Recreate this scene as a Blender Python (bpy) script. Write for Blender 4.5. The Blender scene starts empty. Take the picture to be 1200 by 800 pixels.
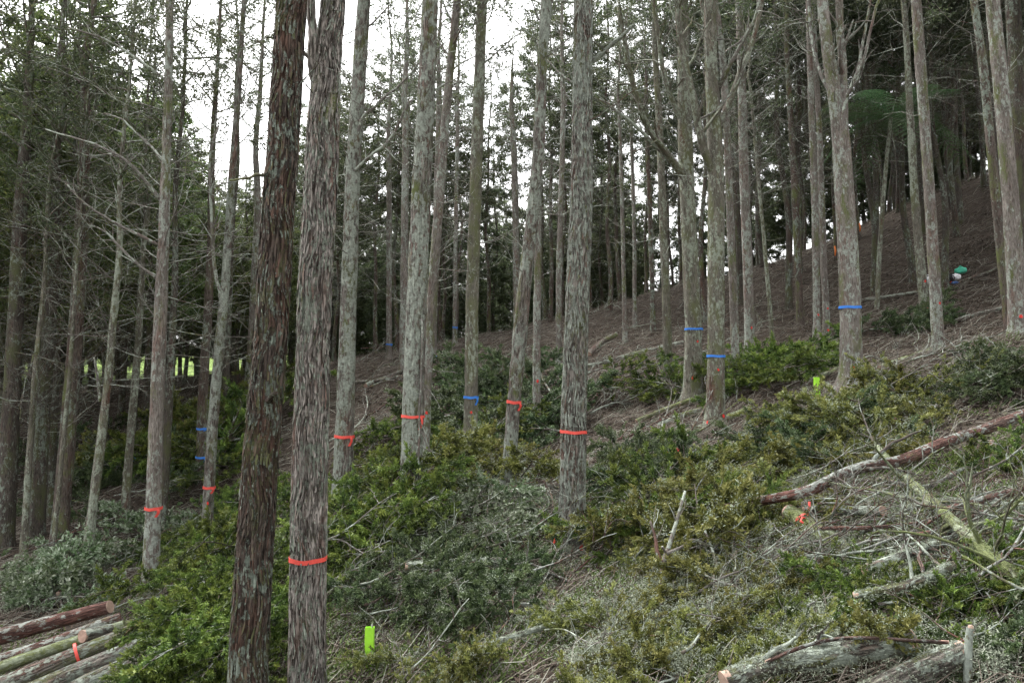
import bpy, math, random
import numpy as np

# ------------------------------------------------------------------ camera, light, exposure
sc = bpy.context.scene
COL = sc.collection
EYE = 1.65
PITCH = math.radians(5.0)
FPX = 1200 * 28.0 / 36.0
cam_d = bpy.data.cameras.new('camera')
cam_d.lens = 28.0; cam_d.sensor_width = 36.0; cam_d.clip_end = 2000; cam_d.clip_start = 0.05
cam = bpy.data.objects.new('camera', cam_d); COL.objects.link(cam)
cam.location = (0, 0, EYE); cam.rotation_euler = (math.radians(90) + PITCH, 0, 0)
sc.camera = cam

SUN_EL, SUN_AZ = math.radians(58), math.radians(-40)     # high, ahead and to the left, behind cloud
world = bpy.data.worlds.new('World'); sc.world = world; world.use_nodes = True
wn = world.node_tree.nodes; wl = world.node_tree.links
bg = wn['Background']
sky = wn.new('ShaderNodeTexSky'); sky.sky_type = 'NISHITA'; sky.sun_disc = False
sky.sun_elevation = SUN_EL; sky.sun_rotation = SUN_AZ; sky.dust_density = 4.0; sky.air_density = 1.5
hs = wn.new('ShaderNodeHueSaturation'); hs.inputs['Saturation'].default_value = 0.08
wl.new(sky.outputs[0], hs.inputs['Color']); wl.new(hs.outputs[0], bg.inputs['Color'])
bg.inputs['Strength'].default_value = 0.15
sun_d = bpy.data.lights.new('sun', 'SUN'); sun_d.energy = 1.2; sun_d.angle = math.radians(25); sun_d.color = (1, 0.97, 0.92)
sun = bpy.data.objects.new('sun', sun_d); COL.objects.link(sun)
sun.rotation_euler = (math.pi/2 - SUN_EL, 0, math.pi - SUN_AZ)
sun.location = (0, 0, 40)
vs = sc.view_settings
vs.view_transform = 'Standard'; vs.look = 'None'; vs.gamma = 1.0; vs.use_curve_mapping = False
vs.exposure = 1.9
sc.cycles.use_adaptive_sampling = True; sc.cycles.adaptive_threshold = .02; sc.cycles.max_bounces = 6; sc.cycles.diffuse_bounces = 3; sc.cycles.transmission_bounces = 3
sc.cycles.glossy_bounces = 2; sc.cycles.use_denoising = True

random.seed(7)
RNG = np.random.default_rng(11)
cp, sp = math.cos(PITCH), math.sin(PITCH)

def ray(px, py):
    u = (px - 600) / FPX; v = (400 - py) / FPX
    return np.array([u, cp - v*sp, sp + v*cp])
def at(px, py, Y):
    r = ray(px, py)
    return np.array([0, 0, EYE]) + r * (Y / r[1])
def project(P):
    x, y, z = P[0], P[1], P[2] - EYE
    f = y*cp + z*sp; u = -y*sp + z*cp
    return 600 + FPX*x/f, 400 - FPX*u/f

# ------------------------------------------------------------------ noise
def _h(i, j, k):
    n = (i*374761393 + j*668265263 + k*2147483647 + 1013904223).astype(np.int64) & 0xffffffff
    n = ((n ^ (n >> 13)) * 1274126177) & 0xffffffff
    n = ((n ^ (n >> 16)) * 2246822519) & 0xffffffff
    return ((n ^ (n >> 15)) & 0xffffff) / float(0xffffff)
def vnoise(P):
    P = np.asarray(P, float); I = np.floor(P).astype(np.int64); f = P - I; f = f*f*(3-2*f)
    r = 0
    for a in (0, 1):
        for b in (0, 1):
            for c in (0, 1):
                w = (f[..., 0] if a else 1-f[..., 0])*(f[..., 1] if b else 1-f[..., 1])*(f[..., 2] if c else 1-f[..., 2])
                r = r + w*_h(I[..., 0]+a, I[..., 1]+b, I[..., 2]+c)
    return r
def fbm(P, o=3):
    P = np.asarray(P, float); r = 0; a = .5; t = 0
    for _ in range(o):
        r = r + a*vnoise(P); t += a; P = P*2.03 + 17.3; a *= .5
    return r/t

# ------------------------------------------------------------------ terrain: thin plate spline through points read from the slope
CT = []
def ctp(px, py, Y): p = at(px, py, Y); CT.append((p[0], p[1], p[2]))
def ctr(x, y, z): CT.append((x, y, z + EYE))
ctr(0, 0, -1.65); ctr(-3, 0, -2.3); ctr(3, 0, -0.95); ctr(0, -8, -1.9); ctr(-9, -6, -3.6); ctr(9, -6, 0.9)
ctr(-1.76, 6.9, -2.62); ctr(-2.1, 6.2, -2.7)
ctp(675, 648, 9.5); ctp(838, 503, 15.3); ctp(997, 458, 13.7); ctp(597, 590, 12)
ctr(-5.4, 12, -2.75); ctr(-5.7, 15, -2.45); ctr(-5.8, 9.6, -3.05); ctr(-7.5, 8, -3.4)
ctp(1000, 800, 4.6); ctp(1180, 720, 5.0); ctp(1190, 535, 9.0); ctp(1192, 398, 14.0)
ctp(930, 630, 7.2); ctp(720, 795, 5.5); ctp(430, 790, 7.0); ctp(560, 660, 8.9)
ctp(100, 660, 13.5); ctp(0, 670, 13.0); ctp(50, 575, 22); ctp(200, 530, 20); ctp(280, 475, 23)
ctp(225, 440, 36); ctp(60, 455, 40); ctp(430, 435, 25); ctp(600, 405, 26); ctp(740, 358, 30); ctp(800, 335, 32)
ctp(812, 456, 18); ctp(879, 414, 20); ctp(938, 380, 24); ctp(900, 310, 33); ctp(1000, 290, 33); ctp(1100, 225, 35)
ctp(1190, 195, 36); ctp(1105, 326, 24); ctp(1100, 418, 17); ctp(480, 545, 11.3)
ctr(-15, 60, 2.0); ctr(2, 48, 1.5); ctr(12, 55, 6.5); ctr(35, 60, 16); ctr(-45, 40, -1); ctr(-40, 10, -7); ctr(45, 30, 20); ctr(30, 5, 9); ctr(-30, 75, 3)
CT = np.array(CT)
def _U(r2): return np.where(r2 > 1e-12, r2*np.log(np.maximum(r2, 1e-12)), 0)
_n = len(CT)
_K = _U(((CT[:, None, :2]-CT[None, :, :2])**2).sum(-1)) + np.eye(_n)*6.0
_P = np.c_[np.ones(_n), CT[:, :2]]
_A = np.block([[_K, _P], [_P.T, np.zeros((3, 3))]])
_W = np.linalg.solve(_A, np.r_[CT[:, 2], 0, 0, 0])
def gz(x, y):
    x = np.asarray(x, float); y = np.asarray(y, float); shp = np.broadcast(x, y).shape
    X = np.clip(np.broadcast_to(x, shp).ravel(), -60, 60); Y = np.clip(np.broadcast_to(y, shp).ravel(), -15, 85)
    z = _W[-3] + _W[-2]*X + _W[-1]*Y
    for i in range(_n):
        z = z + _W[i]*_U((X-CT[i, 0])**2 + (Y-CT[i, 1])**2)
    X0 = np.broadcast_to(x, shp).ravel(); Y0 = np.broadcast_to(y, shp).ravel()
    r = np.hypot(X0, Y0-20); s = np.clip((r-36)/55, 0, 1); s = s*s*(3-2*s)
    far = 3.0 + 6.5*np.clip((8-X0)/20, 0, 1)
    z = z*(1-s) + far*s
    Q = np.stack([X0, Y0, X0*0], -1)
    z = z + (fbm(Q*0.8, 3)-.5)*.30 + (fbm(Q*3.1+5, 2)-.5)*.10
    return z.reshape(shp)
def g1(x, y): return float(gz(np.array([x]), np.array([y]))[0])
_YS = np.arange(2.2, 75, 0.12)
def hit(px, py, lift=0.0):
    r = ray(px, py); P = np.array([0, 0, EYE])[None] + r[None]*(_YS/r[1])[:, None]
    d = P[:, 2] - gz(P[:, 0], P[:, 1]) - lift
    k = np.where(d <= 0)[0]
    if len(k) == 0: return P[-1]
    k = k[0]
    if k == 0: return P[0]
    t = d[k-1]/(d[k-1]-d[k]+1e-9)
    return P[k-1] + (P[k]-P[k-1])*t

# ------------------------------------------------------------------ mesh helpers
class Geo:
    def __init__(s): s.V = []; s.Q = []; s.T = []; s.B = []; s.A = []; s.n = 0
    def add(s, V, quads=None, tris=None, bk=None, var=None):
        V = np.asarray(V, float); m = len(V)
        s.V.append(V)
        if quads is not None and len(quads): s.Q.append(np.asarray(quads, np.int64)+s.n)
        if tris is not None and len(tris): s.T.append(np.asarray(tris, np.int64)+s.n)
        s.B.append(np.zeros((m, 3)) if bk is None else bk)
        s.A.append(np.full(m, .5) if var is None else np.broadcast_to(var, (m,)))
        s.n += m; return s
    def mesh(s, name, mats, smooth=True):
        me = bpy.data.meshes.new(name)
        V = np.concatenate(s.V) if s.V else np.zeros((0, 3))
        Q = np.concatenate(s.Q) if s.Q else np.zeros((0, 4), np.int64)
        T = np.concatenate(s.T) if s.T else np.zeros((0, 3), np.int64)
        me.vertices.add(len(V)); me.vertices.foreach_set('co', V.astype(np.float32).ravel())
        nl = Q.size + T.size
        me.loops.add(nl); me.loops.foreach_set('vertex_index', np.r_[Q.ravel(), T.ravel()].astype(np.int32))
        npoly = len(Q)+len(T); me.polygons.add(npoly)
        st = np.r_[np.arange(len(Q))*4, len(Q)*4+np.arange(len(T))*3].astype(np.int32)
        me.polygons.foreach_set('loop_start', st)
        me.polygons.foreach_set('use_smooth', np.full(npoly, smooth))
        a = me.attributes.new('bk', 'FLOAT_VECTOR', 'POINT'); a.data.foreach_set('vector', np.concatenate(s.B).astype(np.float32).ravel())
        a = me.attributes.new('var', 'FLOAT', 'POINT'); a.data.foreach_set('value', np.concatenate(s.A).astype(np.float32))
        for m in (mats if isinstance(mats, (list, tuple)) else [mats]): me.materials.append(m)
        me.update(calc_edges=True); me.validate()
        return me
def obj(name, geo, mat, parent=None, loc=None, smooth=True):
    me = geo.mesh(name, mat, smooth) if isinstance(geo, Geo) else geo
    o = bpy.data.objects.new(name, me); COL.objects.link(o)
    if parent is not None: o.parent = parent
    if loc is not None: o.location = loc
    return o
def tag(o, label, cat, group=None, kind=None):
    if label: o['label'] = label
    if cat: o['category'] = cat
    if group: o['group'] = group
    if kind: o['kind'] = kind
    return o
def thing(name, label, cat, loc, group=None):
    o = bpy.data.objects.new(name, None); COL.objects.link(o); o.location = loc; o.empty_display_size = .2
    return tag(o, label, cat, group)
def copy_tree(o, parent=None):
    c = o.copy(); COL.objects.link(c); c.parent = parent
    for ch in list(o.children): copy_tree(ch, c)
    return c
def nrm(v): return v/(np.linalg.norm(v, axis=-1, keepdims=True)+1e-12)

def tube(g, pts, rad, seg=8, cap=True, var=.5, disp=None, off=None):
    """a tube along pts; bk = unrolled bark coordinate (metres round, metres along)"""
    pts = np.asarray(pts, float); rad = np.broadcast_to(np.asarray(rad, float), (len(pts),)); n = len(pts)
    t = nrm(np.gradient(pts, axis=0))
    N = np.zeros((n, 3)); ref = np.array([1., 0, 0]) if abs(t[0][0]) < .9 else np.array([0, 1., 0])
    b = np.cross(t[0], ref); b /= np.linalg.norm(b); N[0] = np.cross(b, t[0])
    for i in range(1, n):
        v = N[i-1]-t[i]*np.dot(N[i-1], t[i]); N[i] = v/(np.linalg.norm(v)+1e-12)
    B = np.cross(t, N)
    th = np.arange(seg)*2*math.pi/seg
    s = np.r_[0, np.cumsum(np.linalg.norm(np.diff(pts, axis=0), axis=1))]
    if off is None: off = RNG.random(3)*20
    bk = np.stack([np.cos(th)[None]*rad[:, None], np.sin(th)[None]*rad[:, None], np.broadcast_to(s[:, None], (n, seg))], -1) + off
    R = np.broadcast_to(rad[:, None], (n, seg))
    if disp is not None: R = R + disp(bk, np.broadcast_to(th[None], (n, seg)), np.broadcast_to(s[:, None], (n, seg)))
    V = pts[:, None] + (np.cos(th)[None, :, None]*N[:, None] + np.sin(th)[None, :, None]*B[:, None])*R[..., None]
    i = np.arange(n-1)[:, None]*seg; j = np.arange(seg)[None]; j2 = (j+1) % seg
    q = np.stack([i+j, i+j2, i+seg+j2, i+seg+j], -1).reshape(-1, 4)
    V = V.reshape(-1, 3); bk = bk.reshape(-1, 3); tr = []
    if cap:
        c0 = len(V); V = np.vstack([V, pts[0], pts[-1]]); bk = np.vstack([bk, bk[0], bk[-1]])
        jj = np.arange(seg); kk = (jj+1) % seg
        tr = np.vstack([np.stack([np.full(seg, c0), kk, jj], -1), np.stack([np.full(seg, c0+1), (n-1)*seg+jj, (n-1)*seg+kk], -1)])
    g.add(V, q, tr, bk, var)
    return g
def smooth_path(P, n):
    """Catmull-Rom resampling of control rows"""
    P = np.asarray(P, float)
    if len(P) == 2: return P[0]+(P[1]-P[0])*np.linspace(0, 1, n)[:, None]
    E = np.vstack([2*P[0]-P[1], P, 2*P[-1]-P[-2]])
    u = np.linspace(0, len(P)-1-1e-6, n); i = u.astype(int); f = (u-i)[:, None]
    a, b, c, d = E[i], E[i+1], E[i+2], E[i+3]
    return .5*((2*b)+(-a+c)*f+(2*a-5*b+4*c-d)*f*f+(-a+3*b-3*c+d)*f**3)

def leaves(g, C, D, L, W, var, up=None, fold=.0):
    """rhombic blades: base C, direction D, length L, width W"""
    m = len(C)
    if m == 0: return
    D = nrm(D); r = RNG.normal(size=(m, 3))
    if up is not None: r = r*.6+up
    S = nrm(np.cross(D, r)); L = np.broadcast_to(L, (m,))[:, None]; W = np.broadcast_to(W, (m,))[:, None]
    N = np.cross(S, D)
    V = np.stack([C, C+D*L*.45+S*W*.5+N*W*fold, C+D*L, C+D*L*.45-S*W*.5+N*W*fold], 1).reshape(-1, 3)
    q = np.arange(m*4).reshape(-1, 4)
    g.add(V, q, None, None, np.repeat(np.broadcast_to(var, (m,)), 4))

def wander(p, d, L, n, jit=.25, pull=(0, 0, 0), R=RNG):
    """a curved shoot path of n points"""
    d = nrm(np.asarray(d, float)); P = [np.asarray(p, float)]; st = L/(n-1); pull = np.asarray(pull, float)
    for _ in range(n-1):
        d = nrm(d + R.normal(size=3)*jit + pull); P.append(P[-1]+d*st)
    return np.array(P)

# ------------------------------------------------------------------ materials
def newmat(name):
    m = bpy.data.materials.new(name); m.use_nodes = True
    return m, m.node_tree.nodes, m.node_tree.links, m.node_tree.nodes['Principled BSDF']
def ramp(nodes, stops):
    r = nodes.new('ShaderNodeValToRGB'); e = r.color_ramp.elements
    while len(e) < len(stops): e.new(.5)
    for el, (p, c) in zip(e, stops): el.position = p; el.color = (*c, 1) if len(c) == 3 else c
    return r
def noise_n(nodes, links, vec, scale, detail=4, rough=.6, vscale=None):
    t = nodes.new('ShaderNodeTexNoise'); t.inputs['Scale'].default_value = scale; t.inputs['Detail'].default_value = detail
    t.inputs['Roughness'].default_value = rough
    if vscale is not None:
        mp = nodes.new('ShaderNodeMapping'); mp.inputs['Scale'].default_value = vscale
        links.new(vec, mp.inputs['Vector']); vec = mp.outputs[0]
    links.new(vec, t.inputs['Vector']); return t.outputs['Fac']
def mixc(nodes, links, fac, a, b):
    m = nodes.new('ShaderNodeMix'); m.data_type = 'RGBA'
    for s, v in ((m.inputs[0], fac), (m.inputs[6], a), (m.inputs[7], b)):
        if isinstance(v, (tuple, list)): s.default_value = (*v, 1)
        elif isinstance(v, (int, float)): s.default_value = v
        else: links.new(v, s)
    return m.outputs[2]
def bark(name, base, dark, red=(.15, .065, .045), redamt=.2, lichen=(.40, .43, .37), lich=.3, moss=(.13, .15, .055), mossamt=.15, fs=1.0, bump=.6, crust=None):
    m, n, l, b = newmat(name)
    a = n.new('ShaderNodeAttribute'); a.attribute_name = 'bk'
    oi = n.new('ShaderNodeObjectInfo'); ad = n.new('ShaderNodeVectorMath'); ad.operation = 'ADD'
    mu = n.new('ShaderNodeMath'); mu.operation = 'MULTIPLY'; mu.inputs[1].default_value = 37.0
    l.new(oi.outputs['Random'], mu.inputs[0]); l.new(a.outputs['Vector'], ad.inputs[0]); l.new(mu.outputs[0], ad.inputs[1])
    v = ad.outputs[0]
    fis = noise_n(n, l, v, 1, 5, .7, (75*fs, 75*fs, 8*fs))
    fr = ramp(n, [(.40, (0, 0, 0)), (.55, (1, 1, 1))]); l.new(fis, fr.inputs[0])
    tone = noise_n(n, l, v, 1, 3, .5, (7, 7, 2.2))
    tr = ramp(n, [(.3, tuple(c*.62 for c in base)), (.7, tuple(min(1, c*1.25) for c in base))]); l.new(tone, tr.inputs[0])
    c = mixc(n, l, fr.outputs[0], dark, tr.outputs[0])
    rn = noise_n(n, l, v, 1, 4, .6, (5, 5, 1.1)); rr = ramp(n, [(.62-.3*redamt, (0, 0, 0)), (.74-.3*redamt, (1, 1, 1))]); l.new(rn, rr.inputs[0])
    rm = n.new('ShaderNodeMath'); rm.operation = 'MULTIPLY'; rm.inputs[1].default_value = .8; l.new(rr.outputs[0], rm.inputs[0])
    redtone = mixc(n, l, fr.outputs[0], tuple(x*.35 for x in red), red)
    c = mixc(n, l, rm.outputs[0], c, redtone)
    ms = noise_n(n, l, v, 1, 4, .62, (4.2, 4.2, 1.6)); m2 = noise_n(n, l, v, 60, 2, .6)
    mm = n.new('ShaderNodeMath'); mm.operation = 'ADD'; mk = n.new('ShaderNodeMath'); mk.operation = 'MULTIPLY'; mk.inputs[1].default_value = .35
    l.new(m2, mk.inputs[0]); l.new(ms, mm.inputs[0]); l.new(mk.outputs[0], mm.inputs[1])
    mr = ramp(n, [(.80-.32*mossamt, (0, 0, 0)), (.95-.32*mossamt, (1, 1, 1))]); l.new(mm.outputs[0], mr.inputs[0])
    c = mixc(n, l, mr.outputs[0], c, moss)
    ln = noise_n(n, l, v, 1, 7, .74, (17, 17, 9)); lp = noise_n(n, l, v, 1, 3, .6, (2.6, 2.6, 1.1))
    la = n.new('ShaderNodeMath'); la.operation = 'MULTIPLY_ADD'; la.inputs[1].default_value = .55; l.new(lp, la.inputs[0]); l.new(ln, la.inputs[2])
    lr = ramp(n, [(.92-.25*lich, (0, 0, 0)), (.97-.25*lich, (1, 1, 1))]); l.new(la.outputs[0], lr.inputs[0])
    lcv = noise_n(n, l, v, 30, 3, .6); lcr = ramp(n, [(.35, tuple(x*.7 for x in lichen)), (.65, tuple(min(1, x*1.12) for x in lichen))]); l.new(lcv, lcr.inputs[0])
    c = mixc(n, l, lr.outputs[0], c, lcr.outputs[0])
    l.new(c, b.inputs['Base Color']); b.inputs['Roughness'].default_value = .9; b.inputs['Specular IOR Level'].default_value = .2
    h = n.new('ShaderNodeMath'); h.operation = 'MULTIPLY_ADD'; h.inputs[1].default_value = .55; l.new(lr.outputs[0], h.inputs[0]); l.new(fr.outputs[0], h.inputs[2])
    bp = n.new('ShaderNodeBump'); bp.inputs['Strength'].default_value = bump; bp.inputs['Distance'].default_value = .012
    l.new(h.outputs[0], bp.inputs['Height']); l.new(bp.outputs[0], b.inputs['Normal'])
    return m
def leafmat(name, stops, trans=.3, rough=.55, spec=.3, hue=.02):
    m, n, l, b = newmat(name)
    a = n.new('ShaderNodeAttribute'); a.attribute_name = 'var'
    oi = n.new('ShaderNodeObjectInfo'); r = ramp(n, stops); l.new(a.outputs['Fac'], r.inputs[0])
    h = n.new('ShaderNodeHueSaturation'); mr = n.new('ShaderNodeMapRange'); mr.inputs[3].default_value = .5-hue; mr.inputs[4].default_value = .5+hue
    mv = n.new('ShaderNodeMapRange'); mv.inputs[3].default_value = .8; mv.inputs[4].default_value = 1.2
    l.new(oi.outputs['Random'], mr.inputs[0]); l.new(mr.outputs[0], h.inputs['Hue']); l.new(oi.outputs['Random'], mv.inputs[0]); l.new(mv.outputs[0], h.inputs['Value'])
    l.new(r.outputs[0], h.inputs['Color']); l.new(h.outputs[0], b.inputs['Base Color'])
    b.inputs['Roughness'].default_value = rough; b.inputs['Specular IOR Level'].default_value = spec
    if trans > 0:
        t = n.new('ShaderNodeBsdfTranslucent'); l.new(h.outputs[0], t.inputs['Color'])
        mx = n.new('ShaderNodeMixShader'); mx.inputs[0].default_value = trans
        l.new(b.outputs[0], mx.inputs[1]); l.new(t.outputs[0], mx.inputs[2]); l.new(mx.outputs[0], n['Material Output'].inputs['Surface'])
    return m
def plain(name, col, rough=.6, var=.12, scale=30, spec=.3):
    m, n, l, b = newmat(name)
    tc = n.new('ShaderNodeTexCoord'); f = noise_n(n, l, tc.outputs['Object'], scale, 4, .6)
    r = ramp(n, [(.3, tuple(c*(1-var) for c in col)), (.7, tuple(min(1, c*(1+var)) for c in col))]); l.new(f, r.inputs[0])
    l.new(r.outputs[0], b.inputs['Base Color']); b.inputs['Roughness'].default_value = rough; b.inputs['Specular IOR Level'].default_value = spec
    return m

M = {}
M['red_bark'] = bark('red_bark', (.135, .105, .088), (.026, .019, .017), red=(.125, .070, .052), redamt=.55, lichen=(.27, .31, .26), lich=.42, moss=(.11, .12, .055), mossamt=.38, fs=.75, bump=1.0)
M['strip_bark'] = bark('strip_bark', (.39, .35, .32), (.045, .034, .029), red=(.22, .13, .10), redamt=.32, lichen=(.37, .41, .34), lich=.46, mossamt=.12, fs=.75, bump=1.0)
M['lichen_bark'] = bark('lichen_bark', (.25, .225, .20), (.06, .048, .040), red=(.20, .12, .095), redamt=.32, lichen=(.36, .39, .335), lich=.70, mossamt=.28, fs=.8, bump=1.0)
M['grey_bark'] = bark('grey_bark', (.27, .24, .215), (.10, .082, .070), redamt=.20, red=(.22, .14, .115), lichen=(.37, .40, .35), lich=.50, mossamt=.28, fs=1.2, bump=.7)
M['mossy_bark'] = bark('mossy_bark', (.22, .205, .17), (.08, .07, .055), redamt=.15, lichen=(.34, .375, .30), lich=.50, moss=(.145, .152, .080), mossamt=.42, fs=1.1, bump=.7)
M['brown_bark'] = bark('brown_bark', (.16, .13, .112), (.05, .038, .032), redamt=.35, red=(.13, .075, .06), lichen=(.26, .30, .25), lich=.38, mossamt=.34, fs=1.1, bump=.7)
M['dark_bark'] = bark('dark_bark', (.105, .09, .078), (.036, .030, .025), redamt=.25, red=(.10, .06, .05), lichen=(.20, .23, .19), lich=.36, moss=(.085, .092, .045), mossamt=.42, fs=1.2, bump=.5)
M['twig_grey'] = bark('twig_grey', (.20, .18, .165), (.11, .095, .085), redamt=.2, lichen=(.38, .42, .36), lich=.55, mossamt=.2, fs=2.0, bump=.3)
M['twig_dark'] = bark('twig_dark', (.12, .10, .085), (.06, .05, .045), redamt=.2, lichen=(.28, .31, .27), lich=.5, mossamt=.3, fs=2.0, bump=.3)
M['log_red'] = bark('log_red', (.17, .115, .095), (.045, .03, .027), red=(.17, .08, .065), redamt=.6, lichen=(.38, .40, .36), lich=.52, mossamt=.15, fs=.8, bump=.9)
M['log_grey'] = bark('log_grey', (.22, .195, .17), (.05, .042, .035), redamt=.22, lichen=(.34, .38, .32), lich=.55, mossamt=.35, fs=.8, bump=1.0)
M['log_lichen'] = bark('log_lichen', (.19, .17, .145), (.05, .043, .036), redamt=.2, lichen=(.40, .445, .375), lich=.72, moss=(.15, .17, .07), mossamt=.35, fs=.8, bump=1.0)
M['log_moss'] = bark('log_moss', (.20, .19, .14), (.07, .065, .045), redamt=.1, lichen=(.34, .38, .26), lich=.6, moss=(.20, .23, .10), mossamt=.75, fs=1.0, bump=.9)
M['cut_wood'] = plain('cut_wood', (.40, .28, .22), .85, .25, 25)
M['red_tape'] = plain('red_tape', (.80, .10, .08), .45, .08, 40)
M['blue_tape'] = plain('blue_tape', (.05, .22, .70), .45, .08, 40)
M['orange_tape'] = plain('orange_tape', (.85, .22, .04), .45, .08, 40)
M['red_paint'] = plain('red_paint', (.72, .05, .04), .6, .25, 60)
M['orange_paint'] = plain('orange_paint', (.75, .16, .03), .6, .25, 60)
M['lime'] = plain('lime', (.42, .86, .06), .5, .10, 20)
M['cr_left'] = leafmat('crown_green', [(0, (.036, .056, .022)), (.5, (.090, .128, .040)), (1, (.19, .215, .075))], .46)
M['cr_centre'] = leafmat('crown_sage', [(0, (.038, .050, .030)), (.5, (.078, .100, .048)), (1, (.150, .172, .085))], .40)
M['cr_right'] = leafmat('crown_shaded', [(0, (.024, .034, .020)), (.5, (.050, .068, .034)), (1, (.095, .115, .058))], .30)  # darker than the centre crowns: hillside shadow put into the leaf colour
M['bough_green'] = leafmat('bough_green', [(0, (.022, .036, .012)), (.45, (.072, .112, .022)), (1, (.200, .255, .052))], .25)
M['bough_olive'] = leafmat('bough_olive', [(0, (.036, .042, .014)), (.45, (.115, .130, .030)), (1, (.250, .255, .075))], .25)
M['bough_dark'] = leafmat('bough_dark', [(0, (.026, .042, .020)), (.45, (.062, .095, .038)), (1, (.140, .185, .080))], .22)
M['broadleaf'] = leafmat('broadleaf', [(0, (.050, .085, .030)), (.5, (.110, .160, .070)), (.8, (.28, .33, .23)), (1, (.36, .40, .31))], .2, .35, .5)
M['lichen_tuft'] = leafmat('lichen_tuft', [(0, (.20, .23, .17)), (.5, (.34, .38, .29)), (1, (.46, .50, .40))], .15, .9, .1)
M['moss_tuft'] = leafmat('moss_tuft', [(0, (.12, .14, .05)), (.5, (.20, .23, .11)), (1, (.32, .36, .22))], .15, .9, .1)
M['ground_leaf'] = leafmat('ground_leaf', [(0, (.025, .019, .015)), (.3, (.070, .052, .040)), (.55, (.14, .105, .08)), (.8, (.085, .10, .045)), (1, (.19, .21, .14))], 0, .85, .15)
M['ground_herb'] = leafmat('ground_herb', [(0, (.045, .075, .020)), (.5, (.095, .150, .038)), (1, (.17, .24, .075))], .25)
M['litter_twig'] = leafmat('litter_twig', [(0, (.040, .031, .027)), (.4, (.105, .078, .064)), (.7, (.18, .155, .135)), (1, (.34, .34, .29))], 0, .9, .1)
M['fern'] = leafmat('fern', [(0, (.060, .120, .055)), (.6, (.11, .195, .085)), (1, (.17, .25, .11))], .45)

def groundmat():
    m, n, l, b = newmat('forest_floor')
    tc = n.new('ShaderNodeTexCoord'); v = tc.outputs['Object']
    f1 = noise_n(n, l, v, 14, 6, .7); r1 = ramp(n, [(.3, (.020, .016, .013)), (.5, (.050, .040, .032)), (.7, (.095, .076, .060))]); l.new(f1, r1.inputs[0])
    f2 = noise_n(n, l, v, .9, 5, .65); r2 = ramp(n, [(.48, (0, 0, 0)), (.62, (1, 1, 1))]); l.new(f2, r2.inputs[0])
    f3 = noise_n(n, l, v, 25, 5, .7); r3 = ramp(n, [(.3, (.030, .038, .016)), (.7, (.085, .10, .045))]); l.new(f3, r3.inputs[0])
    a = n.new('ShaderNodeAttribute'); a.attribute_name = 'var'
    mu = n.new('ShaderNodeMath'); mu.operation = 'MULTIPLY'; l.new(r2.outputs[0], mu.inputs[0])
    near = n.new('ShaderNodeMapRange'); near.inputs[1].default_value = .5; near.inputs[2].default_value = 0.0; near.inputs[3].default_value = 0; near.inputs[4].default_value = 1
    l.new(a.outputs['Fac'], near.inputs[0]); l.new(near.outputs[0], mu.inputs[1])
    c = mixc(n, l, mu.outputs[0], r1.outputs[0], r3.outputs[0])
    past = n.new('ShaderNodeMapRange'); past.inputs[1].default_value = .6; past.inputs[2].default_value = .9; l.new(a.outputs['Fac'], past.inputs[0])
    f4 = noise_n(n, l, v, .5, 5, .6); r4 = ramp(n, [(.3, (.12, .19, .045)), (.7, (.22, .30, .085))]); l.new(f4, r4.inputs[0])
    c = mixc(n, l, past.outputs[0], c, r4.outputs[0])
    l.new(c, b.inputs['Base Color']); b.inputs['Roughness'].default_value = .95; b.inputs['Specular IOR Level'].default_value = .1
    bp = n.new('ShaderNodeBump'); bp.inputs['Strength'].default_value = .9; bp.inputs['Distance'].default_value = .04
    l.new(f1, bp.inputs['Height']); l.new(bp.outputs[0], b.inputs['Normal'])
    return m
M['ground'] = groundmat()

# ------------------------------------------------------------------ ground sheet to the horizon
def axis(lo, a, b, hi, st, k=1.14):
    x = list(np.arange(a, b, st)); s = st; v = a; left = []
    while v > lo: s *= k; v -= s; left.append(v)
    s = st; v = x[-1]; right = []
    while v < hi: s *= k; v += s; right.append(v)
    return np.array(left[::-1]+x+right)
gx = axis(-700, -12, 14, 700, .13); gy = axis(-300, 2.0, 24, 900, .13)
X, Y = np.meshgrid(gx, gy, indexing='ij'); Z = gz(X, Y)
nx, ny = X.shape; ii = np.arange(nx-1)[:, None]*ny; jj = np.arange(ny-1)[None]
gq = np.stack([ii+jj, ii+ny+jj, ii+ny+jj+1, ii+jj+1], -1).reshape(-1, 4)
# var: 0 = green cutover floor near by, .5 = brown needle floor under the stand, 1 = open pasture behind the stand
edge = 37 + 0.0*X
green = np.clip((12.0 - (Y - .12*X))/6, 0, 1)
past = np.clip((Y - (45 + np.maximum(0, X)*1.6))/4, 0, 1)
gvar = np.where(past > 0, .5+.5*past, .5-.5*green)
G = Geo().add(np.stack([X, Y, Z], -1).reshape(-1, 3), gq, None, None, gvar.ravel())
tag(obj('ground', G, M['ground']), 'sloping forest floor of brown litter under slash, pasture behind', None, None, 'structure')

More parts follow.
